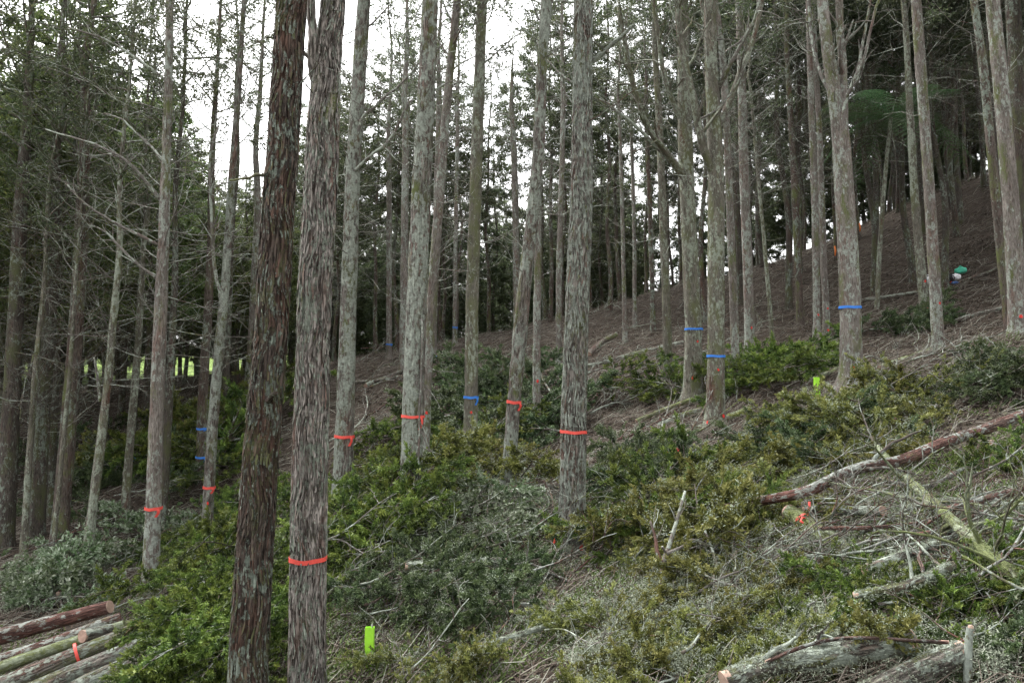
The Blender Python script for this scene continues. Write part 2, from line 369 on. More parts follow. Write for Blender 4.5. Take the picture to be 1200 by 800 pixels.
# ------------------------------------------------------------------ crowns, dead branches, boughs (shared meshes)
def crown_geo(seed, z0, H, R, nbr, dens, up=.7, droop=-.05, blade=(.10, .030), wood_r=.02):
    R_ = np.random.default_rng(seed); gl = Geo(); gw = Geo()
    C = []; D = []; Vv = []
    for i in range(nbr):
        f = (i+.5)/nbr; h = z0 + (H-z0)*f**.9
        prof = (1-f)**.65*(.45+.55*min(1, f*4+.3))
        L = R*prof*R_.uniform(.7, 1.25)+.25
        az = i*2.399+R_.uniform(-.4, .4)
        d = np.array([math.cos(az), math.sin(az), up*R_.uniform(.5, 1.3)])
        P = wander((0, 0, h), d, L, 6, .14, (0, 0, droop), R_)
        tube(gw, P, np.linspace(wood_r*(.5+.5*L/R), .004, 6), 4, False, off=R_.random(3)*9)
        ns = max(3, int(L*6.0))
        for k in range(ns):
            t = R_.uniform(.28, 1.0)**.8; j = min(4, int(t*5)); q = P[j]+(P[j+1]-P[j])*(t*5-j)
            dd = nrm(P[j+1]-P[j]) + R_.normal(size=3)*np.array([.75, .75, .45])
            sl = R_.uniform(.25, .6)*(.5+.5*L/R)
            S = wander(q, dd, sl, 4, .2, (0, 0, -.10), R_)
            if k % 2 == 0: tube(gw, S, np.linspace(.007, .003, 4), 3, False, off=R_.random(3)*9)
            nb = int(dens*sl*R_.uniform(.5, 1.4))
            if nb < 2: continue
            u = R_.uniform(.05, 1.05, nb)*3; a = np.clip(u.astype(int), 0, 2)
            base = S[a]+(S[a+1]-S[a])*(u-a)[:, None] + R_.normal(size=(nb, 3))*np.array([.06, .06, .035])
            C.append(base); D.append(nrm(nrm(S[-1]-S[0])+R_.normal(size=(nb, 3))*.75)); Vv.append(np.clip(R_.normal(.45+.1*R_.normal(), .22, nb), 0, 1))
    C = np.vstack(C); D = np.vstack(D); Vv = np.concatenate(Vv)
    leaves(gl, C, D, blade[0]*R_.uniform(.6, 1.4, len(C)), blade[1]*R_.uniform(.7, 1.3, len(C)), Vv, np.array([0, 0, .5]))
    return gl, gw
def dead_geo(seed, zs, axis_pt, n, lmin, lmax, rad=.013, upl=.35, twigs=4, azf=None, seg=4):
    """bare lower branches: axis_pt(z) gives the trunk's axis"""
    R_ = np.random.default_rng(seed); g = Geo()
    for i in range(n):
        z = R_.uniform(*zs); az = R_.uniform(0, 6.283) if azf is None else azf(R_); L = R_.uniform(lmin, lmax)*R_.uniform(.5, 1)
        d = np.array([math.cos(az), math.sin(az), R_.uniform(-.15, upl*2)])
        P = wander(axis_pt(z), d, L, 7, .16, (0, 0, .03), R_); r = rad*(L/lmax)**.5
        tube(g, P, np.linspace(r, r*.25, 7), seg, False, off=R_.random(3)*9)
        for k in range(twigs):
            j = R_.integers(1, 6); T = wander(P[j], nrm(P[j]-P[j-1])+R_.normal(size=3)*.6, L*R_.uniform(.2, .5), 4, .22, (0, 0, .04), R_)
            tube(g, T, np.linspace(r*.45, r*.15, 4), 3, False, off=R_.random(3)*9)
    return g
def bough_geo(seed, L=1.7, nsub=19, dens=420, blade=(.044, .014), flat=.20, width=.75, sprig=6, nlich=0):
    """cut branch lying along +x: stem with side shoots fanned out and hung with short needles"""
    R_ = np.random.default_rng(seed); gl = Geo(); gw = Geo(); C = []; D = []; Vv = []
    P = wander((-L*.35, 0, .03), (1, R_.uniform(-.2, .2), .12), L, 9, .10, (0, 0, -.015), R_)
    tube(gw, P, np.linspace(.018, .004, 9), 5, True)
    for i in range(nsub):
        t = .12+.88*(i+R_.random())/nsub; j = min(7, int(t*8)); q = P[j]+(P[j+1]-P[j])*(t*8-j)
        side = 1 if i % 2 else -1
        d = np.array([.75, side*R_.uniform(.5, 1.1), R_.uniform(-.15, 1)*flat*2])
        sl = width*L*.5*(1.15-.75*t)*R_.uniform(.7, 1.2)+.10
        S = wander(q, d, sl, 6, .13, (0, 0, -.03), R_)
        tube(gw, S, np.linspace(.007, .002, 6), 3, False)
        for k in range(sprig):
            tt = R_.uniform(.12, 1); a = min(4, int(tt*5)); qq = S[a]+(S[a+1]-S[a])*(tt*5-a)
            dd = nrm(S[a+1]-S[a])+np.array([R_.normal()*.5, R_.normal()*.5, R_.normal()*.32+.10])
            ss = R_.uniform(.10, .23)*(.6+.4*L/1.7); tint = R_.normal()*.20
            T = wander(qq, dd, ss, 3, .18, (0, 0, -.02), R_)
            nb = max(4, int(dens*ss))
            u = R_.uniform(0, 1.02, nb)*2; b = np.clip(u.astype(int), 0, 1)
            C.append(T[b]+(T[b+1]-T[b])*(u-b)[:, None] + R_.normal(size=(nb, 3))*.007)
            D.append(nrm(nrm(T[-1]-T[0])*.8+R_.normal(size=(nb, 3))*.55)); Vv.append(np.clip(.24+.48*u/2+R_.normal(size=nb)*.12+tint, 0, 1))
    C = np.vstack(C); D = np.vstack(D); Vv = np.concatenate(Vv)
    leaves(gl, C, D, blade[0]*R_.uniform(.6, 1.4, len(C)), blade[1]*R_.uniform(.7, 1.3, len(C)), Vv, np.array([0, 0, .3]))
    gi = Geo()
    if nlich:
        nc = nlich//60; cc = C[R_.integers(0, len(C), nc)]+np.array([0, 0, .02])
        cc = np.repeat(cc, 60, 0)+R_.normal(size=(nc*60, 3))*.030
        leaves(gi, cc, R_.normal(size=cc.shape)+[0, 0, .2], R_.uniform(.010, .026, len(cc)), R_.uniform(.003, .007, len(cc)), np.clip(R_.normal(.5, .25, len(cc)), 0, 1))
    return gl, gw, gi

# ------------------------------------------------------------------ standing trees read off the photograph
FGCROWN = []
for s in range(3):
    gl, gw = crown_geo(500+s, 0.0, 6.0, 1.7, 34, 42, .8, -.02)
    FGCROWN.append((gl.mesh('crown', M['cr_centre']), gw.mesh('crown_branches', M['twig_grey'])))
def blob_patch(trunk, s, ang, w, h):
    """irregular paint blot that follows the trunk's skin"""
    g = Geo(); c, r, ax, e1, e2 = trunk(s)
    n = 14; ring = []
    rad = [1+.35*random.uniform(-1, 1) for _ in range(n)]
    rows = [(0, 0)]+[(math.cos(2*math.pi*k/n)*rad[k]*.5*w, math.sin(2*math.pi*k/n)*rad[k]*.5*h) for k in range(n)]
    V = []
    for (u, v) in rows:
        cc, rr, ax, e1, e2 = trunk(s+v); a = ang+u/rr
        V.append(cc+(e1*math.cos(a)+e2*math.sin(a))*(rr*1.0+.010))
    tr = [(0, 1+k, 1+(k+1) % n) for k in range(n)]
    return g.add(np.array(V), None, tr)
def tape_band(trunk, s, h=.032, tail=0, ang=0.0):
    g = Geo(); seg = 28; V = []
    for k in range(seg):
        a = 2*math.pi*k/seg; wob = .006*math.sin(a*2+s)+.003*math.sin(a*5)
        for e in (-.5, .5):
            for dr in ((.006, .009) if e < 0 else (.009, .006)):
                c, r, ax, e1, e2 = trunk(s+wob+e*h)
                V.append(c+(e1*math.cos(a)+e2*math.sin(a))*(r+dr+.004))
    q = []
    for k in range(seg):
        o = k*4; p = ((k+1) % seg)*4
        q += [(o+1, p+1, p+2, o+2), (o+3, p+3, p, o), (o, p, p+1, o+1), (o+2, p+2, p+3, o+3)]
    g.add(np.array(V), q)
    if tail:
        c, r, ax, e1, e2 = trunk(s); d = e1*math.cos(ang)+e2*math.sin(ang); t = np.array([-d[1], d[0], 0])
        p0 = c+d*(r+.012); rows = []
        for k in range(5):
            f = k/4; p = p0+d*(.008*math.sin(f*5)+.004)+np.array([0, 0, -tail*f])+t*.02*math.sin(f*4)
            rows += [p-t*h*.5, p+t*h*.5, p+t*h*.5+d*.002, p-t*h*.5+d*.002]
        q = []
        for k in range(4):
            o = k*4; p = o+4
            q += [(o, o+1, p+1, p), (o+3, p+3, p+2, o+2), (o+1, o+2, p+2, p+1), (o, p, p+3, o+3)]
        g.add(np.array(rows), q)
    return g
FRONT = -math.pi/2
NFG = [0]
FGPOS = []
def fg_tree(label, d, pts, mat, tapes=(), paints=(), limbs=(), dead=(18, 2.5, 7, .5, 1.6), H=14.0, seg=20, step=.10, fis=.004, group=None, name='standing_tree', crown=True, knots=4, flare=.35, twig='twig_grey', crs=1.0):
    """pts: (px, py, width px) from top to bottom at depth d"""
    i = NFG[0]; NFG[0] += 1; rs = np.random.default_rng(900+i)
    C = [(*at(x, y, d), w/FPX*d*.5) for x, y, w in pts][::-1]          # bottom to top
    C = np.array(C)
    b = C[0]; zg = g1(b[0], d)
    dirb = (C[1]-C[0])[:3]; dirb = dirb/max(.2, dirb[2])
    if b[2] > zg-.1:
        nb = np.array([*(b[:3]+dirb*(zg-.25-b[2])), b[3]*1.04]); C = np.vstack([nb, C])
    else: C[0, 2] = zg-.25
    top = C[-1]; u = nrm((C[-1]-C[-2])[:3]); u = nrm(u+np.array([0, 0, 1.2]))
    Ht = max(H, top[2]-zg+2.5); ext = Ht-(top[2]-zg)
    m = 5
    E = [np.array([*(top[:3]+u*ext*k/m+rs.normal(size=3)*[.05, .05, 0]), max(.012, top[3]*(1-.93*k/m))]) for k in range(1, m+1)]
    C = np.vstack([C, E])
    loc = np.array([C[0, 0], C[0, 1], zg]); C[:, :3] -= loc
    Lt = np.linalg.norm(np.diff(C[:, :3], axis=0), axis=1).sum()
    Pth = smooth_path(C, max(12, int(Lt/step)))
    hz = Pth[:, 2]; Pth[:, 3] = np.maximum(.01, Pth[:, 3]*(1+flare*np.exp(-np.maximum(hz, 0)/.16)))
    S = np.r_[0, np.cumsum(np.linalg.norm(np.diff(Pth[:, :3], axis=0), axis=1))]
    kn = [(rs.uniform(.5, 6), rs.uniform(0, 6.28), rs.uniform(.03, .07), rs.uniform(.006, .016)) for _ in range(knots)]
    def disp(bk, th, s):
        q = np.stack([np.cos(th)*3.1+i*7, np.sin(th)*3.1, s*.55], -1)
        lump = (fbm(q, 3)-.5)*.16*Pth[:, 3][:, None]
        k = min(seg, 96)/6.5
        r = fbm(np.stack([np.cos(th)*k+i*3, np.sin(th)*k, s*4.2], -1), 2)
        o = lump + fis*(np.clip((r-.38)*5, 0, 1)-.5)*2
        for ks, ka, kr, kh in kn:
            da = np.abs((th-ka+math.pi) % (2*math.pi)-math.pi)*Pth[:, 3][:, None]
            o = o + kh*np.exp(-((s-ks)**2+da**2)/kr**2)
        return o
    root = thing(name, label, 'tree', loc, group)
    g = Geo(); tube(g, Pth[:, :3], Pth[:, 3], seg, True, disp=disp)
    trk = obj('trunk', g, M[mat], root)
    FGPOS.append((loc[0], loc[1], label))
    tan = nrm(np.gradient(Pth[:, :3], axis=0))
    def frame(s):
        k = [np.interp(s, S, Pth[:, c]) for c in range(4)]; a = nrm(np.array([np.interp(s, S, tan[:, c]) for c in range(3)]))
        e1 = nrm(np.array([1., 0, 0])-a*a[0]); e2 = np.cross(a, e1)
        return np.array(k[:3]), k[3]+fis*.6, a, e1, e2
    def s_at_py(py):
        w = [project(Pth[k, :3]+loc)[1] for k in range(len(Pth))]
        k = int(np.argmin(np.abs(np.array(w)-py))); return S[k]
    if seg >= 56:
        nf = int(seg*11); gf = Geo(); smax = 7.0
        for _ in range(nf):
            s0 = rs.uniform(.0, smax); a0 = rs.uniform(math.pi, 2*math.pi) if rs.random() < .8 else rs.uniform(0, math.pi); L_ = rs.uniform(.05, .22); W_ = rs.uniform(.008, .020); pe = rs.uniform(.002, .012); V = []; bkv = []
            for t_ in (0, .33, .66, 1):
                c, r_, a_, e1, e2 = frame(s0+L_*t_)
                for sg in (-.5, .5):
                    w_ = W_*(.55+.45*math.sin(math.pi*(.15+.7*t_))); an = a0+(sg*w_+.012*math.sin(t_*3+s0*9))/r_
                    V.append(c+(e1*math.cos(an)+e2*math.sin(an))*(r_+.001+pe*(1-t_)**2+.004)); bkv.append((math.cos(an)*r_+s0*3.7, math.sin(an)*r_+s0*1.3, s0+L_*t_))
            gf.add(np.array(V), [(0, 1, 3, 2), (2, 3, 5, 4), (4, 5, 7, 6)], None, np.array(bkv))
        obj('bark_flakes', gf, M[mat], trk)['kind'] = 'stuff'
    for (py, colr, tail) in tapes:
        h = .036 if d < 11 else .045
        obj('marking_tape', tape_band(frame, s_at_py(py), h, tail, FRONT+.8), M[colr+'_tape'], root, smooth=False)
    for (py, a, w, h) in paints:
        obj('paint_mark', blob_patch(frame, s_at_py(py), FRONT+a, w, h), M['red_paint'], root)
    for (lp, w0, w1) in limbs:
        q = np.array([at(x, y, d+dy)-loc for x, y, dy in lp]); n = max(8, len(lp)*5); q = smooth_path(q, n)
        q = q + (np.cumsum(rs.normal(size=(n, 3)), 0)*.006)
        rr = np.linspace(w0, w1, n)/FPX*d*.5
        gg = Geo(); tube(gg, q, rr, 8, True)
        L_ = np.linalg.norm(q[-1]-q[0])
        for k in range(int(3+L_*3)):
            a = rs.integers(n//4, n-1); T = wander(q[a], nrm(q[a]-q[a-1])+rs.normal(size=3)*.55, L_*rs.uniform(.12, .35), 5, .2, (0, 0, .05), rs)
            tube(gg, T, np.linspace(rr[a]*.5, rr[a]*.15+.001, 5), 4, False)
        obj('branch', gg, M[mat if w0 > 6 else twig], root)
    if dead:
        n, z0, z1, l0, l1 = dead
        ax = lambda z: frame(np.interp(z, hz, S))[0]
        obj('dead_branches', dead_geo(1300+i, (z0, z1), ax, int(n*1.5), l0, l1*1.2, .011, .45, 6), M[twig], root)['kind'] = 'stuff'
    if crown:
        hc = Ht*.52 if crown is True else crown; hc = max(hc, Ht-6.5)
        kk = i % 3; c = frame(np.interp(hc, hz, S))[0]; tp = Pth[-1, :3]
        o = obj('crown', FGCROWN[kk][0], None, root); obj('crown_branches', FGCROWN[kk][1], None, o)
        ax = tp-c; s = np.linalg.norm(ax)/6.0
        from mathutils import Vector
        for ob in (o,):
            ob.location = c; ob.rotation_mode = 'QUATERNION'; ob.rotation_quaternion = Vector((0, 0, 1)).rotation_difference(Vector(ax)); ob.scale = (s*.9*crs, s*.9*crs, s)
    return root

fg_tree('dark red-brown leaning trunk with flaking bark and a torn knot, untaped', 6.3, [(342,-10,33),(338,60,33),(331,180,35),(324,280,36),(317,400,37),(307,520,38),(299,640,39),(292,760,41),(288,860,43)],
        'red_bark', paints=[], dead=(6, 4.6, 8, .5, 1.2), seg=110, step=.02, fis=.010, knots=12, H=13, twig='twig_dark',
        limbs=[([(318,203,0),(300,204,-.1),(268,208,-.2)], 5, 2), ([(320,475,0),(316,470,-.1),(328,462,-.22)], 13, 5)])
fg_tree('pale strip-barked trunk with a red tape band, beside the dark red-brown trunk', 6.9, [(391,-10,27),(385,60,30),(379,150,36),(375,240,37),(369,340,37),(366,450,37),(363,560,38),(361,655,38),(360,800,39),(359,880,41)],
        'strip_bark', tapes=[(655,'red',0)], dead=(6, 5.2, 8, .5, 1.2), seg=110, step=.02, fis=.010, knots=10, H=14,
        limbs=[([(372,112,0),(364,80,-.05),(360,40,-.12),(357,-20,-.2)], 15, 10)])
fg_tree('slender grey trunk with red tape and hanging tail, behind the strip-barked trunk', 12.5, [(427,-10,15),(420,100,16),(414,200,17),(410,300,18),(407,400,19),(404,500,21),(402,548,22)], 'lichen_bark',
        tapes=[(512,'red',.14)], dead=(26, 3.4, 8.5, .6, 1.8), seg=24, step=.06, H=14,
        limbs=[([(416,178,0),(424,142,-.1),(440,125,-.2),(470,98,-.3),(493,68,-.4)], 4, 2), ([(411,208,0),(430,190,-.2),(455,168,-.3),(474,138,-.4),(487,118,-.5)], 4, 2.5)])
fg_tree('straight lichen-grey trunk with red tape and a loose orange bark strip', 10.6, [(505,-10,19),(500,100,20),(495,200,22),(490,310,23),(486,420,24),(484,487,25),(482,555,26)], 'lichen_bark',
        tapes=[(487,'red',.17)], dead=(14, 4.2, 8, .6, 1.5), seg=32, step=.05, fis=.005, H=14,
        limbs=[([(494,372,-.12),(493,430,-.13),(491,500,-.13),(490,560,-.13)], 3, 3)])
fg_tree('thin grey trunk close behind the one with the bark strip', 14.5, [(536,-10,9),(524,120,10),(516,220,11),(507,340,12),(500,440,13),(497,530,13)], 'grey_bark', paints=[(487,.3,.05,.07)], dead=(26, 3, 8, .6, 1.8), seg=16, H=14)
fg_tree('slim mossy grey trunk with blue tape and blue tail', 14.5, [(565,-10,12),(562,80,13),(558,200,14),(554,330,15),(552,467,16),(551,520,17)], 'mossy_bark', tapes=[(467,'blue',.14)], paints=[(483,.1,.04,.05)], dead=(26, 3.4, 9, .6, 1.8), seg=20, step=.07)
fg_tree('bent leaning lichen-covered trunk with red tape, tapering upward', 12.0, [(642,-10,12),(635,80,13),(631,180,14),(622,270,15),(613,350,16),(606,430,16),(602,475,15),(597,540,16),(594,590,18)], 'lichen_bark', tapes=[(472,'red',.12)], dead=(20, 3.2, 8, .5, 1.6), seg=22, step=.06)
fg_tree('stout upright lichen-crusted trunk with red tape and red paint at its foot', 9.5, [(684,-10,21),(683,60,22),(682,150,23),(681,240,25),(677,340,26),(674,430,27),(672,507,28),(670,600,29),(668,652,32)], 'lichen_bark',
        tapes=[(507,'red',0)], paints=[(638,.55,.055,.07),(634,-1.3,.05,.09)], dead=(10, 4.0, 8, .5, 1.5), seg=90, step=.026, fis=.009, knots=9, H=14.5,
        limbs=[([(690,75,0),(712,56,-.1),(741,31,-.2)], 8, 4), ([(692,112,0),(660,90,.2),(640,72,.4)], 3, 1.5)])
fg_tree('straight thin smooth grey trunk with a red paint spot, beyond the bent leaning one', 17.0, [(632,100,7),(631,200,8),(630,320,8.5),(629,420,9),(629,482,9.5)], 'grey_bark', paints=[(447,.2,.05,.06)], dead=(22, 3, 9, .5, 1.6), seg=14)
fg_tree('thin pale trunk on the brown slope, left of the stout lichen-crusted trunk', 22.0, [(660,130,6),(657,250,6.5),(655,340,7),(655,415,7.5)], 'grey_bark', dead=(22, 3, 9, .5, 1.6), seg=12)
fg_tree('green mossy trunk on the brown slope, untaped, left of the two blue-taped trunks', 19.0, [(768,60,7),(773,150,8),(777,260,9),(781,360,10),(783,432,11)], 'mossy_bark', dead=(24, 3.2, 9, .6, 2.0), seg=16)
fg_tree('broad mossy trunk with blue tape, standing uphill behind its blue-taped neighbour', 17.5, [(801,-10,11),(801,80,14),(803,160,17),(807,260,18),(811,350,19),(813,387,20),(812,458,22)], 'mossy_bark',
        tapes=[(387,'blue',0)], paints=[(403,.2,.045,.05),(444,-.2,.06,.09)], dead=(30, 3.6, 9, .7, 2.2), seg=24, step=.07,
        limbs=[([(808,222,0),(790,195,-.2),(765,170,-.3),(735,142,-.4),(700,116,-.5)], 6, 3), ([(806,215,0),(785,185,-.3),(760,150,-.6),(740,90,-.9),(725,10,-1.2)], 9, 4), ([(803,150,0),(780,95,-.2),(768,20,-.4),(762,-30,-.5)], 7, 4)])
fg_tree('many-forked mossy trunk with blue tape and red paint spots at its foot', 15.3, [(832,-10,14),(833,60,15),(836,130,17),(839,210,19),(839,300,20),(839,415,20),(838,505,24)], 'mossy_bark',
        tapes=[(415,'blue',0)], paints=[(435,.0,.04,.05),(488,.55,.055,.075),(496,-.9,.05,.09)], dead=(20, 4, 9, .7, 2.2), seg=28, step=.06,
        limbs=[([(836,205,0),(822,165,-.2),(812,110,-.4),(800,50,-.6),(792,-20,-.8)], 11, 6), ([(843,150,0),(862,95,.2),(878,60,.3),(890,20,.4),(898,-20,.5)], 8, 5),
               ([(842,105,0),(852,80,-.3),(868,50,-.5),(884,20,-.7),(893,-20,-.8)], 6, 3), ([(836,60,0),(826,30,.2),(818,-20,.3)], 7, 4), ([(819,140,0),(840,128,-.2),(862,100,-.4),(874,75,-.6)], 3, 1.5)])
fg_tree('slim trunk just uphill of the many-forked trunk', 18.0, [(846,60,8),(851,140,8.5),(856,260,9),(860,360,9.5),(862,425,10)], 'grey_bark', dead=(24, 4, 9, .6, 1.8), seg=14)
fg_tree('straight grey trunk with one red paint spot, between two pairs of thin trunks', 20.0, [(866,-10,9),(869,90,10),(872,200,11),(876,310,11.5),(879,414,12)], 'grey_bark', paints=[(388,.1,.05,.06)], dead=(28, 4, 10, .6, 2.0), seg=16)
fg_tree('spindly green leaning sapling trunk on the brown slope', 22.0, [(880,110,3.5),(888,200,4),(897,300,4.5),(904,382,5)], 'mossy_bark', dead=(14, 2, 7, .4, 1.2), seg=10, H=9)
fg_tree('thin brownish trunk with forked top, uphill of the grey one with one paint spot', 23.5, [(922,60,6),(928,160,7),(933,260,8),(938,379,9)], 'brown_bark', dead=(26, 4, 10, .6, 2.0), seg=14)
fg_tree('thin straight trunk with a red dot, first of a close pair', 21.5, [(947,-10,6),(950,100,7),(955,250,8),(957,371,8),(957,402,8.5)], 'grey_bark', paints=[(371,.1,.05,.06)], dead=(24, 4, 10, .6, 1.8), seg=14)
fg_tree('thin straight trunk with two red dots, second of a close pair', 21.8, [(955,60,6),(960,150,6.5),(965,300,7.5),(968,360,8),(968,402,8)], 'grey_bark', paints=[(361,.1,.05,.06),(388,.1,.05,.06)], dead=(20, 4, 10, .6, 1.8), seg=14)
fg_tree('stout forked grey trunk with blue tape and flared foot with red paint', 13.7, [(963,-10,12),(969,50,14),(978,110,16),(985,160,20),(990,240,22),(995,320,23),(997,400,24),(998,432,26),(998,460,30)], 'grey_bark',
        tapes=[(360,'blue',0)], paints=[(432,-.1,.065,.075)], dead=(10, 4.6, 9, .7, 2.0), seg=36, step=.05, fis=.004, H=13.5, flare=.6, knots=8,
        limbs=[([(988,165,.05),(988,110,.12),(987,50,.2),(986,-20,.3)], 12, 9), ([(986,160,-.1),(990,125,-.2),(1000,100,-.3),(1013,70,-.4),(1024,30,-.5),(1038,-20,-.6)], 5, 3),
                ([(1000,100,-.2),(1012,50,-.3),(1020,0,-.4)], 4, 2.5), ([(973,110,0),(958,80,.2),(950,40,.4),(945,-20,.6)], 5, 3.5)])
fg_tree('thin trunk with two red paint dots, beside the bags left on the slope', 21.0, [(1062,40,7),(1066,120,8),(1072,230,9),(1079,310,10),(1084,368,10.5)], 'mossy_bark', paints=[(330,.1,.05,.06),(363,.1,.06,.07)], dead=(22, 4, 10, .6, 2.0), seg=14)
fg_tree('pale smooth trunk standing in front of the bags on the slope, one red dot', 17.0, [(1073,-10,11),(1079,80,12),(1086,180,12),(1092,270,12.5),(1097,357,13),(1100,418,14)], 'grey_bark', paints=[(357,.1,.045,.055)], dead=(14, 5, 10, .6, 1.8), seg=18, step=.07)
fg_tree('thick pale grey trunk with red paint spot, uphill at the clearing edge', 14.0, [(1162,-10,15),(1169,60,16),(1178,160,17),(1186,260,18),(1191,340,19),(1195,400,21)], 'grey_bark', paints=[(371,-.3,.055,.07)], dead=(16, 5, 9, .6, 2.0), seg=26, step=.06)
fg_tree('darker trunk half hidden behind the thick pale grey one', 15.5, [(1150,60,9),(1160,160,10),(1170,260,11),(1178,330,12),(1184,386,13)], 'brown_bark', dead=(16, 4, 9, .6, 2.0), seg=16)
fg_tree('dark brown trunk at the hill shoulder beyond the thick pale one', 18.5, [(1186,-10,16),(1192,100,17),(1199,230,18),(1204,330,19)], 'dark_bark', dead=(16, 4, 9, .6, 2.0), seg=16, twig='twig_dark')
for (d, p, m_) in ((24, [(726,140,4),(729,240,4.5),(731,330,5),(733,413,5.5)], 'grey_bark'), (26, [(740,160,4),(743,260,4.5),(744,372,5)], 'grey_bark'), (25, [(757,130,5),(761,230,5.5),(764,330,6),(766,420,6)], 'brown_bark'), (29, [(601,150,7),(604,250,8),(606,400,8)], 'grey_bark')):
    fg_tree('very thin pole trunk standing on the bare brown slope', d, p, m_, dead=(18, 3, 9, .5, 1.4), seg=10, H=11, group='thin poles on the brown slope')
# left side
fg_tree('thick dark mossy trunk at the mouth of the dense stand, above the log pile', 14.8, [(24,250,15),(18,380,17),(11,520,19),(4,650,21)], 'dark_bark', dead=(44, 2, 7, .8, 2.4), seg=18, H=13, crown=5.5, crs=1.4, twig='twig_dark')
fg_tree('dark trunk between the thick mossy one and the thick brown one', 15.4, [(66,260,12),(58,380,14),(50,500,15),(43,630,17)], 'dark_bark', dead=(44, 2, 7, .8, 2.4), seg=18, H=13, crown=5.5, crs=1.4, twig='twig_dark')
fg_tree('thin green mossy pole leaning beside the thick dark mossy trunk', 14.3, [(52,330,5),(42,430,6),(34,540,7),(28,640,8)], 'mossy_bark', dead=(26, 2, 7, .8, 2.0), seg=12, H=10, twig='twig_dark')
fg_tree('straight tapering trunk with red tape, long bare dead limbs low down', 12.0, [(199,-10,8),(198,60,9),(196,150,10),(193,240,11.5),(190,320,13),(186,420,15),(182,520,16.5),(180,593,17.5),(177,665,19)], 'grey_bark',
        tapes=[(593,'red',.12)], dead=(30, 3.2, 7.5, .7, 2.0), seg=24, step=.06, H=11.5, crown=7.0, crs=.6,
        limbs=[([(193,93,0),(165,75,-.1),(125,50,-.2),(75,32,-.3)], 4, 1.5), ([(189,235,0),(160,200,-.2),(135,180,-.3),(100,165,-.4),(50,150,-.5)], 5, 1.5), ([(187,287,0),(140,265,-.2),(100,240,-.4),(75,215,-.5)], 4, 1.5),
               ([(184,328,0),(150,300,-.2),(125,275,-.3),(105,265,-.4)], 4, 1.5), ([(192,190,0),(170,165,.2),(140,140,.3),(120,130,.4)], 3.5, 1.2)])
fg_tree('leaning slim trunk with red tape and a thin side stem forking low', 14.5, [(287,-10,5),(281,80,6.5),(277,140,7),(271,220,8.5),(264,330,10),(258,400,11),(250,490,12),(245,573,12.5),(242,620,13)], 'lichen_bark',
        tapes=[(573,'red',.1)], paints=[(588,.3,.03,.06)], dead=(26, 3, 8.5, .6, 1.8), seg=20, step=.07, H=12, crown=8, crs=.6,
        limbs=[([(258,352,0),(251,320,-.1),(247,260,-.15),(246,190,-.2),(256,150,-.2)], 5, 2.5)])
fg_tree('slim mossy trunk leaning, with a split dead stub at its side', 13.5, [(140,290,6.5),(135,350,7.5),(128,430,8.5),(118,520,9.5),(108,600,10.5),(103,650,12)], 'mossy_bark', dead=(26, 3, 7, .6, 1.8), seg=16, H=11,
        limbs=[([(118,470,0),(114,440,-.1),(112,416,-.15)], 4, 2)])
fg_tree('thick brown trunk in the shade at the edge of the dense stand', 14.5, [(97,230,14),(94,300,15),(88,400,16),(80,500,17),(72,600,18),(68,650,20)], 'brown_bark', dead=(40, 2.5, 7, .8, 2.2), seg=22, step=.08, H=13, crown=5.5, crs=1.4, twig='twig_dark')
fg_tree('thin mossy trunk hugging the thick brown trunk', 14.0, [(83,420,4.5),(72,540,5),(62,650,5.5)], 'mossy_bark', dead=(14, 2, 7, .6, 1.6), seg=12, H=9)
fg_tree('narrow leaning mossy trunk at the stand edge, no tape', 16.5, [(168,290,6),(162,400,7.5),(154,500,8.5),(148,580,9.5),(146,612,10)], 'mossy_bark', dead=(24, 2.5, 7, .6, 1.8), seg=14, H=11)
fg_tree('shaded slim trunk with blue tape beyond the narrow mossy one', 19.5, [(163,380,6),(158,470,6.5),(156,536,7),(154,580,7.5)], 'dark_bark', tapes=[(536,'blue',.1)], dead=(24, 2.5, 8, .6, 1.8), seg=12)
fg_tree('dark reddish trunk with two blue tapes behind the leaning slim one', 17.5, [(247,290,9),(243,380,10),(238,460,11),(236,535,12),(233,560,13)], 'brown_bark', tapes=[(501,'blue',.05),(534,'blue',.1)], dead=(26, 3, 8, .6, 2), seg=16)
fg_tree('dark shaded trunk just beyond the red-taped tapering one', 15.5, [(205,330,7),(200,430,8.5),(195,530,9.5),(191,600,10)], 'dark_bark', dead=(26, 2.5, 8, .6, 1.8), seg=14)
fg_tree('slim trunk with a blue tape ring, deep in the stand', 21.0, [(272,260,6.5),(268,360,7.5),(263,487,8.5),(261,510,9)], 'dark_bark', tapes=[(487,'blue',.05)], dead=(24, 3, 9, .6, 1.8), seg=14)
fg_tree('knotty pale trunk with blue tape, on the bank by the pasture edge', 21.5, [(302,240,8),(298,340,9),(293,430,10),(290,459,10),(289,482,11)], 'grey_bark', tapes=[(459,'blue',.05)], dead=(24, 3, 9, .6, 1.8), seg=14)
BLT = iter(('by the pasture edge', 'beside the lying poles', 'close behind the thin grey trunk', 'alone at the start of the brown slope'))
for (d, p, ty) in ((27, [(456,200,6),(456,300,6.5),(456,405,7)], 405), (24, [(475,150,8),(474,300,9),(472,455,10)], 458), (25, [(514,150,7),(510,300,7.5),(507,440,8)], 415), (28, [(536,160,4.5),(534,280,5),(533,400,5.5)], 382)):
    fg_tree('far slim grey trunk with blue tape '+next(BLT), d, p, 'grey_bark', tapes=[(ty,'blue',.06)], dead=(24, 3.5, 10, .6, 2), seg=12, group='far blue-taped trunks')

